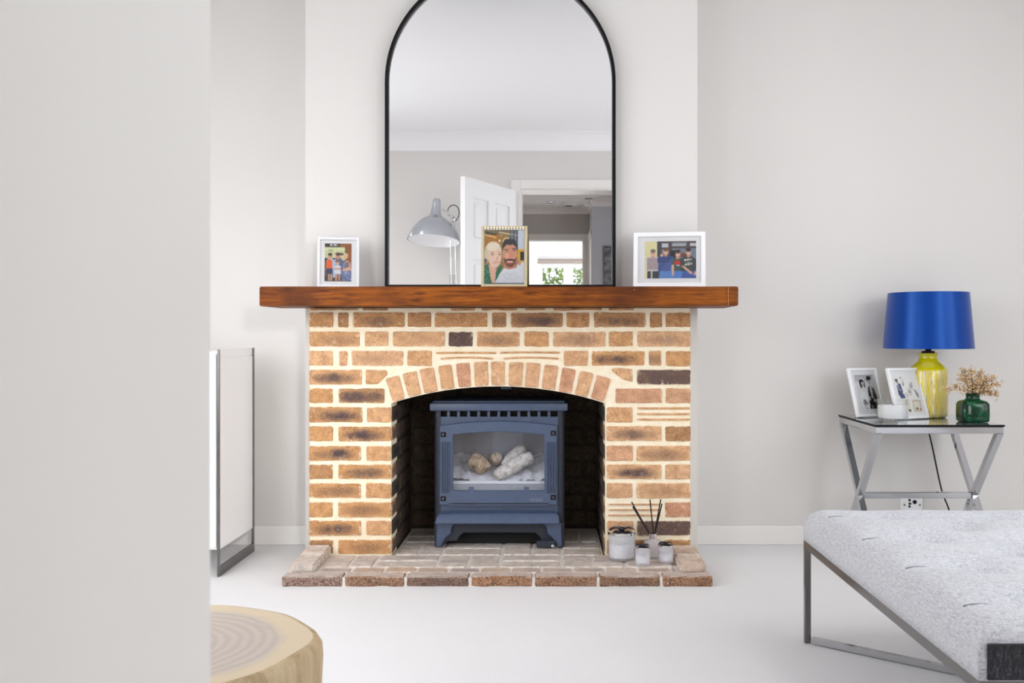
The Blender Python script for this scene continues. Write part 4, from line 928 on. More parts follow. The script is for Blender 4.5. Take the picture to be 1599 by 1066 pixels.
prism(bm, [(sx(a), max(sz(b), zbot)) for a, b in P_][::-1], FN_XZ, YF - .012, YF - .0005); obj('apron', bm, M['stovebody'], stove)
for sgn in (1, -1):
    q = [(683, 814), (712, 814), (706, 821), (704.5, 831), (697, 837), (692, 845), (690, 853), (682, 853)]; q = q if sgn > 0 else [(1559.5 - a, b) for a, b in q][::-1]
    bm = B(); prism(bm, [(sx(a), max(sz(b), zbot)) for a, b in q], FN_XZ, YF - .03, YF - .0125); bmesh.ops.bevel(bm, geom=[e for e in bm.edges if e.calc_face_angle(0) > .5], offset=.003, segments=1, affect='EDGES'); obj('leg', bm, M['stove'], stove)
bm = B(); box(bm, sx(838), sx(867), YF - .045, YF - .031, zbot, sz(841), .002, 1); cb = obj('control_box', bm, M['stovebody'], stove)
bm = B(); lathe(bm, [(.007, 0), (.007, .002), (.004, .003), (.004, .001), (0, .001)], (0, 0, 0), 14, mat=Matrix.Translation((sx(863.5), YF - .045, sz(849))) @ Matrix.Rotation(R(90), 4, 'X')); obj('screw', bm, M['chrome'], cb)
bm = B(); box(bm, SX0 + .03, SX1 - .03, YF + .05, YF + .055, zbot, sz(812)); obj('rear_plate', bm, M['dark'], stove)
# coal bed, grate bar and ceramic logs
bm = B(); g = bmesh.ops.create_grid(bm, x_segments=60, y_segments=16, size=.5)
for v in bm.verts:
    u, q = v.co.x, v.co.y; e_ = max(0, 1 - (2 * abs(u)) ** 6)
    v.co = (sx(779) + u * (sx(850) - sx(708)) * 1.1, YF + .115 + q * .15, sz(771) + (.036 + .085 * (.5 + q) + .026 * abs(u) * 2 + .018 * mnoise.noise(Vector((u * 9, q * 6, 1))) + .009 * mnoise.noise(Vector((u * 30, q * 16, 4)))))
o = obj('coal_bed', bm, M['ash'], stove, smooth='all'); o['kind'] = 'stuff'
bm = B(); box(bm, sx(702), sx(856), YF + .022, YF + .030, sz(757), sz(752), .002, 1); obj('grate_bar', bm, plain('pale_grate', srgb(214, 216, 222), 0.6), stove, label='pale bar in front of the coals')
bm = B(); box(bm, sx(702), sx(856), YF + .026, YF + .029, sz(771), sz(757)); obj('grate_panel', bm, plain('grey_grate_panel', srgb(150, 154, 164), 0.8, var=.15, scale=60), stove)
def log(pts, r, m, seed):
    bm = B(); P = [];
    for (a, b, d) in pts: P.append((sx(a), YF + d, sz(b)))
    P = curve_pts(P, 14); nn = len(P); rr = [r * (0.8 + .25 * math.sin(math.pi * k / (nn - 1))) * (.55 if k in (0, nn - 1) else 1) for k in range(nn)]
    tube(bm, P, rr, 14)
    for v in bm.verts: v.co += Vector((mnoise.noise(v.co * 60 + Vector((seed, 0, 0))), mnoise.noise(v.co * 60 + Vector((0, seed, 0))), mnoise.noise(v.co * 60 + Vector((0, 0, seed))))) * .0055
    obj('log', bm, m, stove, smooth='all')
log([(733, 720, .09), (746, 727, .075), (757, 738, .06)], .034, M['log2'], 1)
log([(768, 716, .13), (776, 728, .11)], .027, M['log2'], 5)
log([(772, 747, .055), (790, 737, .06), (812, 724, .065), (832, 714, .07)], .028, M['log'], 9)
log([(786, 734, .10), (797, 722, .10), (812, 710, .12), (818, 708, .13)], .028, M['log'], 13)

# ------------------------------------------------------------------ candles and diffuser on the hearth
M['frost'] = None
t = NT('frosted_glass'); t.set(srgb(232, 234, 241), 0.25, Alpha=0.38, **{'Coat Weight': 0.15}); M['frost'] = t.m
M['wax'] = plain('white_candle_wax', srgb(246, 245, 244), 0.5, var=.01, **{'Subsurface Weight': 0.0})
M['ribbon'] = plain('navy_satin_ribbon', srgb(24, 28, 44), 0.35)
M['silver'] = plain('silver_lid', srgb(226, 222, 222), 0.12, 1.0)
def ribbon_bow(parent, c, s, seed):
    rr = random.Random(seed); bm = B()
    for a, L, h in ((188, 1.0, .16), (352, 1.0, .18), (232, .85, .03), (310, .9, .03), (150, .8, .14), (30, .8, .14)):
        d = Vector((math.cos(R(a)), math.sin(R(a)), 0)); side = Vector((-d.y, d.x, 0)) * s * .34
        pts = [Vector(c) + d * (L * s * k / 5) + Vector((0, 0, h * s * 2.0 * math.sin(math.pi * (k + .4) / 6) + .001)) for k in range(6)]
        rows_ = [(bm.verts.new(p + side * (.4 + .6 * math.sin(math.pi * (k + 1) / 7))), bm.verts.new(p - side * (.4 + .6 * math.sin(math.pi * (k + 1) / 7)) + Vector((0, 0, .002)))) for k, p in enumerate(pts)]
        for (p, q), (r2, s2) in zip(rows_, rows_[1:]): bm.faces.new((p, q, s2, r2))
    bmesh.ops.create_uvsphere(bm, u_segments=10, v_segments=6, radius=s * .2, matrix=Matrix.Translation(Vector(c) + Vector((0, 0, s * .18))))
    bmesh.ops.solidify(bm, geom=bm.faces[:], thickness=.0008)
    obj('ribbon_bow', bm, M['ribbon'], parent, smooth='all')
def jar_candle(x, y, r, h, label, seed, big=False):
    th = thing('jar_candle', label, 'candle', (x, y, ZH + .002), 'lidded jar candles on the hearth'); z0 = ZH + .002
    bm = B(); lathe(bm, [(0, 0), (r * .92, 0), (r, .004), (r, h * .9), (r * .95, h * .9), (r * .93, .010), (0, .010)], (x, y, z0), 32); obj('jar', bm, M['frost'], th, smooth=50)
    bm = B(); lathe(bm, [(0, .0105), (r * .90, .0105), (r * .90, h * .55), (0, h * .55)], (x, y, z0), 28); obj('wax', bm, M['wax'], th, smooth=50)
    bm = B(); lathe(bm, [(0, h * .905), (r * 1.03, h * .905), (r * 1.03, h * .99), (r * .97, h), (0, h)], (x, y, z0), 32); obj('lid', bm, M['silver'], th, smooth=50)
    ribbon_bow(th, (x, y - r * .2, z0 + h), r * .95, seed)
    bm = B()
    for k, (ww, zz) in enumerate(((.75, .62), (.35, .52), (.2, .42))):
        n = 8
        for q in range(n):
            a0_ = R(-90) + ww * (q / n - .5); a1_ = a0_ + ww / n * .8; rr_ = r + .0006
            vs = [bm.verts.new((x + rr_ * math.cos(a), y + rr_ * math.sin(a), z0 + h * zz + dz)) for a, dz in ((a0_, 0), (a1_, 0), (a1_, h * .012), (a0_, h * .012))]; bm.faces.new(vs)
    obj('label_print', bm, plain('grey_label_print', srgb(150, 154, 166), 0.6), th, label='faint grey printed lines, too small to read')
yc_ = F / 402.0; jar_candle(X_(971, yc_), yc_, 21 / 402, .108, 'largest frosted jar candle with a silver lid and navy bow, on the hearth', 1, True)
yc_ = F / 413.0; jar_candle(X_(1003.5, yc_), yc_, 11.8 / 413, .070, 'small jar candle with a bow, between the largest candle and the reed diffuser', 2)
yc_ = F / 409.0; jar_candle(X_(1039.5, yc_), yc_, 11.8 / 409, .070, 'small jar candle with a bow, to the right of the reed diffuser', 3)
yd = F / 398.5; xd = X_(1019.5, yd); z0 = ZH + .002
dif = thing('reed_diffuser', 'square glass reed diffuser with black sticks, behind the small candles', 'diffuser', (xd, yd, z0))
bm = B(); box(bm, xd - .034, xd + .034, yd - .024, yd + .024, z0, z0 + .066, .006, 2); obj('bottle', bm, M['frost'], dif, smooth=40)
bm = B(); lathe(bm, [(.016, .066), (.014, .07), (.014, .078), (0, .078)], (xd, yd, z0), 20, cap=False); obj('neck', bm, M['frost'], dif, smooth=40)
bm = B(); lathe(bm, [(.015, .072), (.0155, .092), (.011, .0925), (.011, .074)], (xd, yd, z0), 24, cap=False); obj('collar', bm, M['silver'], dif, smooth=40)
for (a, b) in ((986.5, 784), (988, 791), (1014.5, 779), (1031.5, 779), (1033.5, 786)):
    xt, zt = px(a, b, yd); bm = B(); tube(bm, [(xd + .004 * (1 if a > 1010 else -1), yd, z0 + .074), (xt, yd + rnd.uniform(-.02, .01), zt)], .0026, 6); obj('reed', bm, M['dark'], dif)

# ------------------------------------------------------------------ cabinet in the left alcove
CXF = -1.237; CY0, CY1 = F / 416.0, F / 371.5
ctop = Z_(547, F / 372.0) + .012; cab = thing('sideboard', 'white gloss sideboard in a chrome frame, in the left alcove', 'sideboard', (CXF - .45, CY0, 0))
CXB = CXF - .95; tb = .008
bm = B()
for x in (CXF - tb, CXB):
    bm = B(); box(bm, x, x + tb, CY1 - .016, CY1, 0, ctop - .0005); box(bm, x, x + tb, CY0, CY0 + .009, 0, ctop - .0005); box(bm, x, x + tb, CY0 + .009, CY1 - .016, 0, .036)
    obj('chrome_end_frame', bm, M['steel'], cab)
bm = B(); box(bm, CXB + tb, CXF - tb, CY0 + .012, CY1 - .004, .10, ctop - .010); obj('carcass', bm, M['white'], cab)
bm = B(); box(bm, CXF - tb, CXF - .003, CY0 + .014, CY1 - .0165, .10, ctop - .034); obj('side_panel', bm, M['white'], cab)
bm = B(); box(bm, CXF - tb, CXF - .004, CY0 + .014, CY1 - .0165, ctop - .031, ctop - .0005); obj('top_rail', bm, M['white'], cab)
for k in range(2):
    x0 = CXB + tb + .005 + k * ((CXF - CXB - 2 * tb) / 2); x1 = x0 + (CXF - CXB - 2 * tb) / 2 - .010
    bm = B(); box(bm, x0, x1, CY0 + .001, CY0 + .0118, .108, ctop - .018, .002, 1); d_ = obj('door', bm, M['white'], cab)
    bm = B(); xx = x1 - .03 if k == 0 else x0 + .03; box(bm, xx - .004, xx + .004, CY0 - .018, CY0 + .001, .42, .56, .002, 1); obj('handle', bm, M['chrome'], d_)

# ------------------------------------------------------------------ tree-stump stool
zt_ = .42; st = (-.612, 1.512); SR = .24
stool = thing('stump_stool', 'pale wooden tree stump stool in the near left corner beside the door jamb', 'stool', (st[0], st[1], 0))
def stump_r(a): return SR * (1 + .018 * math.sin(2 * a + 1.0) + .020 * math.sin(5 * a + .5) + .012 * math.sin(9 * a))
bm = B(); N_ = 96; prof = [(.93, 0), (.96, .06), (.97, .2), (.985, .34), (.995, zt_ - .03), (.99, zt_ - .012), (.965, zt_ - .002), (.93, zt_)]
rows_ = [[bm.verts.new((st[0] + f * stump_r(2 * math.pi * k / N_) * math.cos(2 * math.pi * k / N_), st[1] + f * stump_r(2 * math.pi * k / N_) * math.sin(2 * math.pi * k / N_), z)) for k in range(N_)] for f, z in prof]
for a, b in zip(rows_, rows_[1:]):
    for k in range(N_): bm.faces.new((a[k], a[(k + 1) % N_], b[(k + 1) % N_], b[k]))
bm.faces.new(rows_[0][::-1]); bmesh.ops.recalc_face_normals(bm, faces=bm.faces[:])
t = NT('stump_side_wood'); v = t.coord('Object', (6, 6, 1)); n = t.noise(v, 6, 5, .6, .5); t.set(t.ramp(n, [(.3, srgb(160, 134, 98)), (.5, srgb(190, 166, 130)), (.75, srgb(208, 188, 156))]), .6); t.bump(n, .3, .006)
obj('trunk', bm, t.m, stool, smooth='all')
bm = B(); vs = [bm.verts.new((v[0], v[1], zt_ + .0)) for v in [(st[0] + .93 * stump_r(2 * math.pi * k / N_) * math.cos(2 * math.pi * k / N_), st[1] + .93 * stump_r(2 * math.pi * k / N_) * math.sin(2 * math.pi * k / N_)) for k in range(N_)]]
bm.faces.new(vs)
t = NT('stump_end_grain'); v = t.coord('Object'); wv = t.n('TexWave', wave_type='RINGS', rings_direction='Z'); t.l(v, wv.inputs[0]); wv.inputs['Scale'].default_value = 17; wv.inputs['Distortion'].default_value = 2.2; wv.inputs['Detail'].default_value = 3; wv.inputs['Detail Scale'].default_value = 1.5
sp_ = t.n('SeparateXYZ'); t.l(v, sp_.inputs[0]); rad = t.math('SQRT', t.math('ADD', t.math('POWER', sp_.outputs[0], 2.0), t.math('POWER', sp_.outputs[1], 2.0)))
rad = t.math('ADD', rad, t.math('MULTIPLY', t.math('SUBTRACT', t.noise(v, 7, 3), .5), .05))
c = t.mix(t.val(wv.outputs[1], 0, 1, 0, .4), srgb(190, 178, 168), srgb(160, 147, 136)); c = t.mix(t.val(t.noise(v, 14, 4), .6, .75, 0, .5), c, srgb(150, 138, 126)); c = t.mix(t.val(rad, .178, .196), c, srgb(206, 188, 160))
t.set(c, .5); obj('seat_top', bm, t.m, stool, label='flat end-grain top with growth rings and a pale sapwood edge')

# ------------------------------------------------------------------ tufted bench
bx0, bx1, by0, by1 = .755, 2.16, F / 890.0, F / 527.0; zb_ = .302; ztp = .394
bench = thing('tufted_ottoman', 'large light grey tufted ottoman bench on a thin chrome frame', 'ottoman', ((bx0 + bx1) / 2, (by0 + by1) / 2, 0))
bm = B(); nx, ny = 150, 124; rad_ = .05
dim = []
ys_ = [by0 + .145 + .295 * k for k in range(4)]
for i, yy in enumerate(ys_):
    for k in range(5): dim.append((bx0 + .19 + .30 * k, yy)) 
for i in range(3):
    for k in range(4): dim.append((bx0 + .34 + .30 * k, ys_[i] + .1475))
def bench_z(x, y):
    e = min(x - bx0, bx1 - x, y - by0, by1 - y); z = ztp
    if e < rad_: z -= rad_ - math.sqrt(max(0, rad_ ** 2 - (rad_ - e) ** 2))
    q = min(1, max(0, e / .13)); q = q * q * (3 - 2 * q)
    yw = y - .016 * math.sin((x - bx0 - .04) * 21); h = .020 * abs(math.sin(math.pi * (yw - ys_[0]) / .295)) ** .5
    for (a, b) in dim: d2 = (x - a) ** 2 + (y - b) ** 2; h -= .010 * math.exp(-d2 / .012) + .026 * math.exp(-d2 / .0030)
    return z + h * q
G = [[bm.verts.new((bx0 + (bx1 - bx0) * i / nx, by0 + (by1 - by0) * j / ny, bench_z(bx0 + (bx1 - bx0) * i / nx, by0 + (by1 - by0) * j / ny))) for i in range(nx + 1)] for j in range(ny + 1)]
for j in range(ny):
    for i in range(nx): bm.faces.new((G[j][i], G[j][i + 1], G[j + 1][i + 1], G[j + 1][i]))
bord = [G[0][i] for i in range(nx + 1)] + [G[j][nx] for j in range(1, ny + 1)] + [G[ny][i] for i in range(nx - 1, -1, -1)] + [G[j][0] for j in range(ny - 1, 0, -1)]
prev = bord
for z in (.325, zb_):
    cur = [bm.verts.new((v.co.x, v.co.y, z)) for v in bord]
    for k in range(len(bord)): q = (k + 1) % len(bord); bm.faces.new((prev[k], cur[k], cur[q], prev[q]))
    prev = cur
bm.faces.new(prev); bmesh.ops.recalc_face_normals(bm, faces=bm.faces[:])
obj('cushion', bm, M['fabric'], bench, smooth='all')
M['thread'] = plain('grey_seam_thread', srgb(128, 130, 138), 0.9)
for yy in ys_:
    P = []
    for k in range(90):
        x = bx0 + .035 + (bx1 - bx0 - .07) * k / 89; y = yy + .016 * math.sin((x - bx0 - .04) * 21); P.append((x, y, bench_z(x, y) + .0012))
    bm = B(); tube(bm, P, .0022, 6); obj('seam', bm, M['thread'], bench, smooth='all')
bm = B(); box(bm, bx0 + .014, bx1 - .014, by0 - .004, by0 + .002, zb_ + .002, ztp - .026, .0015, 1); obj('shaded_end', bm, M['shade_dark'], bench, label='dark near end of the cushion, its shade put into the colour')  # thin dark sheet: shade on the near face put into its colour
rt = .0085
bm = B()
for a, b, c_, d in ((bx0, bx1, by0, by0 + 2 * rt), (bx0, bx1, by1 - 2 * rt, by1), (bx0, bx0 + 2 * rt, by0 + 2 * rt, by1 - 2 * rt), (bx1 - 2 * rt, bx1, by0 + 2 * rt, by1 - 2 * rt)): box(bm, a, b, c_, d, zb_ - .022, zb_)
obj('top_frame', bm, M['steel'], bench)
for x in (bx0, bx1 - 2 * rt):
    for y in (by0, by1 - 2 * rt): bm = B(); box(bm, x, x + 2 * rt, y, y + 2 * rt, 0, zb_ - .0225); obj('leg', bm, M['steel'], bench)
for (p, q) in (((bx0 + .02, by1 - .022), (bx1 - .02, by0 + .022)), ((bx0 + .02, by0 + .022), (bx1 - .02, by1 - .022))):
    zz = .012 if p[1] > q[1] else .0345
    bm = B(); tube(bm, [(p[0], p[1], zz), (q[0], q[1], zz)], rt, square=True); obj('floor_rail', bm, M['chrome'], bench)

# ------------------------------------------------------------------ side table
TX0, TX1, TY0, TY1, TZ = 1.229, 1.716, F / 415.0, F / 368.0, .57
tab = thing('side_table', 'chrome side table with crossed legs and a dark glass top, right of the fireplace', 'side table', ((TX0 + TX1) / 2, (TY0 + TY1) / 2, 0))
t = NT('smoked_glass_top'); t.set(srgb(150, 158, 160), 0.03, 0.0, **{'Specular IOR Level': 0.9, 'Coat Weight': 1.0, 'Coat Roughness': 0.02}); M['tabletop'] = t.m
bm = B(); box(bm, TX0, TX1, TY0, TY1, TZ - .008, TZ); top = obj('glass_top', bm, M['tabletop'], tab)
me = top.data; me.materials.append(M['black'])
for p in me.polygons:
    if abs(p.normal.z) < .5: p.material_index = 1
bm = B(); ft = .024
o_ = [(TX0 + .003, TY0 + .003), (TX1 - .003, TY0 + .003), (TX1 - .003, TY1 - .003), (TX0 + .003, TY1 - .003)]; i_ = [(TX0 + ft, TY0 + ft), (TX1 - ft, TY0 + ft), (TX1 - ft, TY1 - ft), (TX0 + ft, TY1 - ft)]
ring(bm, o_, i_, FN_XY, TZ - .008 - .026, TZ - .0085); bmesh.ops.bevel(bm, geom=[e for e in bm.edges if e.calc_face_angle(0) > .5], offset=.002, segments=1, affect='EDGES'); obj('top_frame', bm, M['chrome'], tab)
zl = TZ - .0345; ymid_ = (TY0 + TY1) / 2
for x in (TX0 + .003, TX1 - .003 - .024):
    for (ya, yb, off) in ((TY0 + .016, TY1 - .016, 0.0), (TY1 - .016, TY0 + .016, .0002)):
        bm = B(); hw = .0155
        prism(bm, [(ya - hw, zl), (ya + hw, zl), (yb + hw, 0.0), (yb - hw, 0.0)], FN_YZ, x + off, x + .024 - off); obj('leg', bm, M['chrome'], tab)
bm = B(); box(bm, TX0 + .028, TX1 - .028, ymid_ - .012, ymid_ + .012, zl / 2 - .012, zl / 2 + .012, .002, 1); obj('crossbar', bm, M['chrome'], tab)

# table lamp
lx, ly = 1.562, 3.955
lamp = thing('table_lamp', 'table lamp with a blue satin shade and a yellow striped ceramic base', 'lamp', (lx, ly, TZ))
t = NT('yellow_striped_glaze'); v = t.coord('Object'); sp_ = t.n('SeparateXYZ'); t.l(v, sp_.inputs[0])
an = t.math('ARCTAN2', sp_.outputs[1], sp_.outputs[0]); zz = sp_.outputs[2]
wob = t.noise(t.coord('Object', (6, 6, 9)), 1.6, 2); a2 = t.math('ADD', t.math('MULTIPLY', an, 4.2), t.math('MULTIPLY', wob, 2.4))
cx_ = t.n('CombineXYZ'); t.l(a2, cx_.inputs[0]); t.l(t.math('MULTIPLY', zz, 1.2), cx_.inputs[2])
st1 = t.noise(cx_.outputs[0], 3.0, 2, .5)
body = t.ramp(st1, [(.36, srgb(222, 196, 0)), (.42, srgb(240, 212, 0)), (.46, srgb(244, 236, 190)), (.50, srgb(96, 92, 66)), (.54, srgb(246, 240, 206)), (.58, srgb(238, 208, 10)), (.66, srgb(226, 206, 110))])
c = t.mix(t.val(t.math('ADD', zz, t.math('MULTIPLY', wob, .008)), .196, .2), body, srgb(216, 204, 0)); t.set(c, .18, **{'Coat Weight': .6, 'Coat Roughness': .05}); 
bm = B(); lathe(bm, [(0, 0), (.066, 0), (.074, .006), (.077, .018), (.077, .182), (.074, .196), (.062, .21), (.047, .222), (.038, .234), (.036, .25), (.039, .262), (.034, .263), (0, .263)], (lx, ly, TZ + .001), 48); obj('base', bm, t.m, lamp, smooth=50)
bm = B(); lathe(bm, [(.026, .263), (.026, .27), (.012, .272), (.012, .31), (0, .31)], (lx, ly, TZ + .001), 20); obj('socket', bm, M['black'], lamp, smooth=50)
zs0, zs1 = .852, 1.081; r0, r1 = .177, .158
t = NT('royal_blue_satin'); v = t.coord('Object', (1, 1, 260)); n = t.noise(v, 1.5, 2); t.set(t.mix(n, srgb(14, 54, 132), srgb(20, 64, 146)), .3, 0.0, **{'Specular IOR Level': .75, 'Specular Tint': srgb(110, 165, 255)}); M['satin'] = t.m
bm = B(); lathe(bm, [(r0, zs0), (r1, zs1), (r1 - .003, zs1), (r0 - .003, zs0), (r0, zs0)], (lx, ly, 0), 72, cap=False); shade = obj('shade', bm, M['satin'], lamp, smooth=50)
bm = B()
for k in range(3): a = 2 * math.pi * k / 3; tube(bm, [(lx, ly, zs1 - .03), (lx + (r1 - .006) * math.cos(a), ly + (r1 - .006) * math.sin(a), zs1 - .012)], .002, 6)
tube(bm, [(lx, ly, TZ + .31), (lx, ly, zs1 - .03)], .004, 8); obj('shade_carrier', bm, M['steel'], lamp)
bm = B(); tube(bm, curve_pts([(lx + .03, ly + .068, TZ + .010), (1.597, 4.06, TZ + .006), (1.612, 4.094, TZ - .004), (1.62, 4.104, TZ - .06), (1.642, 4.108, .42), (1.68, 4.112, .25), (1.715, 4.118, .16), (1.75, 4.12, .04), (1.80, 4.12, .006)], 60), .0032, 8); obj('cord', bm, M['black'], lamp, smooth=True)

# frames, candle and vase on the table
GT = 'white photo frames on the glass side table'
def corner_frame(label, W, H, bl, yaw, lean, art, rec):
    c = (bl[0] + W / 2 * math.cos(R(yaw)), bl[1] + W / 2 * math.sin(R(yaw)), TZ); return photo_frame('photo_frame', label, W, H, .011, .014, M['frame_white'], rec, art, c, yaw, lean, GT)
corner_frame('white photo frame with a black and white wedding couple, at the table corner', .152, .206, (1.256, 3.90), 24, 17, pic_wedding(), (.19, .16, .83, .86))
corner_frame('white photo frame with a navy-suited man, in front of the yellow lamp', .165, .210, (1.383, 3.80), 24, 17, pic_sketch(), (.15, .12, .86, .86))
cx2, cy2, cr = 1.337, 3.735, .0585
can = thing('glass_candle', 'white candle in a clear glass tumbler, in front of the white frames', 'candle', (cx2, cy2, TZ))
bm = B(); lathe(bm, [(0, 0), (cr * .9, 0), (cr * .98, .004), (cr, .012), (cr, .088), (cr * .965, .088), (cr * .955, .014), (0, .011)], (cx2, cy2, TZ + .0005), 40); 
t = NT('thin_clear_glass'); t.t.nodes.remove(t.p); g_ = t.n('BsdfTransparent'); g_.inputs[0].default_value = (.985, .99, .995, 1); gl_ = t.n('BsdfGlossy'); gl_.inputs['Roughness'].default_value = .02; lw = t.n('LayerWeight'); lw.inputs[0].default_value = .35; mx_ = t.n('MixShader'); t.l(t.math('MULTIPLY', lw.outputs['Fresnel'], .3), mx_.inputs[0]); t.l(g_.outputs[0], mx_.inputs[1]); t.l(gl_.outputs[0], mx_.inputs[2]); t.l(mx_.outputs[0], t.out.inputs[0]); M['thinglass'] = t.m
obj('tumbler', bm, M['thinglass'], can, smooth=50)
bm = B(); lathe(bm, [(0, .0155), (cr * .88, .0155), (cr * .94, .022), (cr * .945, .062), (cr * .9, .064), (0, .063)], (cx2, cy2, TZ + .0005), 36); obj('wax', bm, M['wax'], can, smooth=50)
bm = B(); tube(bm, [(cx2, cy2, TZ + .063), (cx2 + .001, cy2, TZ + .073)], .0012, 6); obj('wick', bm, M['dark'], can)
vx, vy = 1.648, 3.735
vase = thing('bud_vase', 'dark green glass bottle vase holding dried flower sprigs', 'vase', (vx, vy, TZ))
t = NT('bottle_green_glass'); n = t.noise(t.coord('Object'), 26, 4, .6, 1.0); t.set(t.ramp(n, [(.35, srgb(0, 26, 14)), (.55, srgb(0, 62, 30)), (.75, srgb(24, 104, 78))]), .08, **{'Specular IOR Level': .4})
bm = B(); prof = [(0, 0, .0), (.047, 0, .35), (.053, .006, .35), (.054, .03, .35), (.053, .07, .35), (.046, .08, .5), (.03, .086, 1), (.025, .092, 1), (.026, .104, 1), (.029, .109, 1), (.024, .109, 1), (.022, .09, 1)]
N_ = 48; rws = []
for r, z, q in prof:
    if r == 0: rws.append([bm.verts.new((vx, vy, TZ + .001))]); continue
    row = []
    for k in range(N_):
        a = 2 * math.pi * k / N_; e = 2 / (2 + (1 - q) * 5); ca, sa = math.cos(a), math.sin(a)
        row.append(bm.verts.new((vx + r * math.copysign(abs(ca) ** e, ca), vy + r * math.copysign(abs(sa) ** e, sa) * .85, TZ + .001 + z)))
    rws.append(row)
for a, b in zip(rws, rws[1:]):
    for k in range(N_):
        if len(a) == 1: bm.faces.new((a[0], b[(k + 1) % N_], b[k]))
        else: bm.faces.new((a[k], a[(k + 1) % N_], b[(k + 1) % N_], b[k]))
bmesh.ops.recalc_face_normals(bm, faces=bm.faces[:]); obj('bottle', bm, t.m, vase, smooth=60)
spr = thing('dried_flowers', 'dried beige flower sprigs standing in the green vase', 'flowers', (vx, vy, TZ + .10))
M['stem'] = plain('dark_twig', srgb(56, 44, 34), 0.8); t = NT('dried_petal'); n = t.noise(t.coord('Object'), 90, 3); t.set(t.mix(n, srgb(186, 150, 104), srgb(232, 208, 172)), .8); M['petal'] = t.m
rr = random.Random(11); tips = [(1478, 607, .0), (1507, 578, .02), (1515, 575, -.01), (1537, 580, .02), (1554, 588, .0), (1556, 600, -.02), (1556, 618, -.01), (1545, 590, .03), (1528, 592, -.02), (1500, 590, .01), (1540, 604, -.03), (1548, 612, .02), (1533, 598, .01)]
for k, (a, b, dy) in enumerate(tips):
    xt, zt = px(a, b, vy); p0 = Vector((vx + rr.uniform(-.012, .012), vy + rr.uniform(-.01, .01), TZ + .095)); p2 = Vector((xt, vy + dy, zt)); pm = (p0 + p2) / 2 + Vector((0, 0, .014 if b < 605 else .022))
    P = curve_pts([p0, pm, p2], 16); bm = B(); tube(bm, P, [.0018 * (1 - .6 * i / (len(P) - 1)) for i in range(len(P))], 5); stm = obj('stem', bm, M['stem'], spr)
    bm = B()
    for q in P[4:]:
        for _ in range(5):
            c_ = q + Vector((rr.gauss(0, .0065), rr.gauss(0, .0065), rr.gauss(0, .0065))); s = rr.uniform(.0034, .0060)
            for u in range(3):
                d = Vector((rr.gauss(0, 1), rr.gauss(0, 1), rr.gauss(0, 1))).normalized(); e = d.orthogonal().normalized() * s * .7
                vs = [bm.verts.new(c_), bm.verts.new(c_ + d * s + e), bm.verts.new(c_ + d * s * 2), bm.verts.new(c_ + d * s - e)]; bm.faces.new(vs)
    o = obj('blossom', bm, M['petal'], stm); o['kind'] = 'stuff'

# wall socket behind the table
sxk, szk = X_(1422.5, YA), Z_(791, YA)
sock = thing('wall_socket', 'white wall socket low on the wall under the side table', 'socket', (sxk, YA, szk))
bm = B(); box(bm, sxk - .047, sxk + .047, YA - .009, YA, szk - .043, szk + .043, .003, 2); obj('faceplate', bm, M['white'], sock)
for a, b, r in ((1419, 780, .0055), (1419.5, 785.5, .0055), (1427, 783, .009), (1411, 787.5, .004), (1435, 787.5, .004), (1419, 790, .005)):
    u, v_ = px(a, b, YA); bm = B(); lathe(bm, [(r, 0), (r, .002), (0, .002)], (0, 0, 0), 12, mat=Matrix.Translation((u, YA - .0085, v_)) @ Matrix.Rotation(R(90), 4, 'X')); obj('pin_hole' if r != .004 else 'screw', bm, M['dark'] if r != .004 else M['steel'], sock)

# ------------------------------------------------------------------ floor lamp by the door, seen in the mirror
flY = .85; s_ = F / (2 * YM - flY); fx = lambda x: (x - VX) / s_; fz = lambda y: HZ + (HY - y) / s_
bxx = fx(712)
fl = thing('floor_lamp', 'chrome floor lamp with a large dome shade on sprung arms, seen in the mirror', 'lamp', (bxx, flY, 0))
bm = B(); lathe(bm, [(0, 0), (.12, 0), (.12, .012), (.11, .022), (.03, .03), (0, .03)], (bxx, flY, 0), 40); obj('base', bm, M['chrome'], fl, smooth=40)
bm = B(); tube(bm, [(bxx, flY, .03), (bxx, flY, .62)], .012, 12); obj('pole', bm, M['chrome'], fl, smooth=True)
J0 = Vector((bxx, flY, .64)); J1 = Vector((fx(706), flY, fz(338)))
for off in (-.016, .018):
    bm = B(); tube(bm, [J0 + Vector((off, 0, 0)), J1 + Vector((off, 0, -.02))], .0035, 8); obj('arm', bm, M['chrome'], fl, smooth=True)
for off in (-.024, -.004, .014):
    bm = B(); z0_ = fz(429); P = []
    for k in range(150):
        a = k * .9; tt = k / 149; c_ = J0.lerp(J1, .86 * (1 - tt) * .0 + (z0_ - J0.z) / (J1.z - J0.z) - .30 * tt) + Vector((off, 0, 0)); P.append(c_ + Vector((.0055 * math.cos(a), .0055 * math.sin(a), 0)))
    tube(bm, P, .0014, 5); obj('spring', bm, M['steel'], fl, smooth=True)
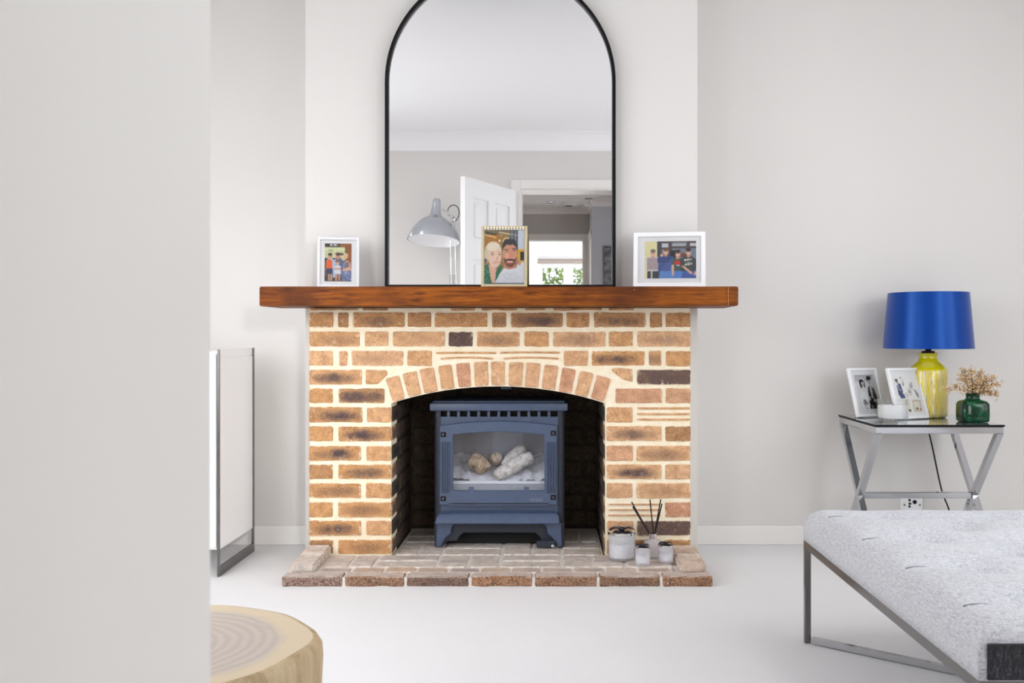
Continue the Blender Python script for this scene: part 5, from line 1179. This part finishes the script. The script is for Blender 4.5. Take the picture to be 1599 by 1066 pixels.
bm = B(); bmesh.ops.create_uvsphere(bm, u_segments=14, v_segments=8, radius=.022, matrix=Matrix.Translation(J0)); box(bm, J0.x - .03, J0.x + .03, flY - .012, flY + .012, J0.z - .015, J0.z + .02, .004, 1); obj('joint', bm, M['chrome'], fl, smooth=40)
bm = B(); tube(bm, [J1 + Vector((.02, 0, -.01)), J1 + Vector((-.025, 0, .012)), (fx(699), flY, fz(330)), (fx(689), flY, fz(327))], .005, 8); tube(bm, [J1, J1 + Vector((-.012, 0, -.05))], .004, 8); bmesh.ops.create_uvsphere(bm, u_segments=12, v_segments=8, radius=.012, matrix=Matrix.Translation(J1)); obj('head_bracket', bm, M['chrome'], fl, smooth=True)
pc = Vector((fx(677.5), flY, fz(376))); tilt = Matrix.Translation(pc) @ Matrix.Rotation(R(9), 4, 'X') @ Matrix.Rotation(R(3), 4, 'Y'); q = 1 / s_
prof = [(41.5, 0), (40.5, 4), (38, 12), (33, 21), (26, 29), (18, 35), (11, 39.5), (8.5, 43), (7.2, 50), (6.3, 60), (6, 66), (5, 67.5), (0, 68)]
bm = B(); lathe(bm, [(a * q, b * q) for a, b in prof], (0, 0, 0), 48, cap=False, mat=tilt); fs = obj('shade', bm, plain('grey_chrome_shade', srgb(190, 193, 200), .16, .85), fl, smooth='all')
bm = B(); lathe(bm, [((a - .9) * q, b * q) for a, b in prof[:8]] + [(0, 42 * q)], (0, 0, 0), 48, cap=False, mat=tilt); obj('shade_lining', bm, M['white'], fl, smooth='all', label='white inside of the shade')
bm = B(); bmesh.ops.create_uvsphere(bm, u_segments=16, v_segments=10, radius=.028, matrix=tilt @ Matrix.Translation((0, 0, .09))); obj('bulb', bm, M['white'], fl, smooth='all')
bm = B(); tube(bm, curve_pts([(fx(699), flY, fz(331)), (fx(701), flY, fz(324)), (fx(708), flY, fz(320)), (fx(715), flY, fz(324)), (fx(717), flY, fz(334)), (fx(713), flY, fz(343)), (fx(707), flY, fz(347))], 36), .0032, 6); obj('cable', bm, M['dark'], fl, smooth=True)
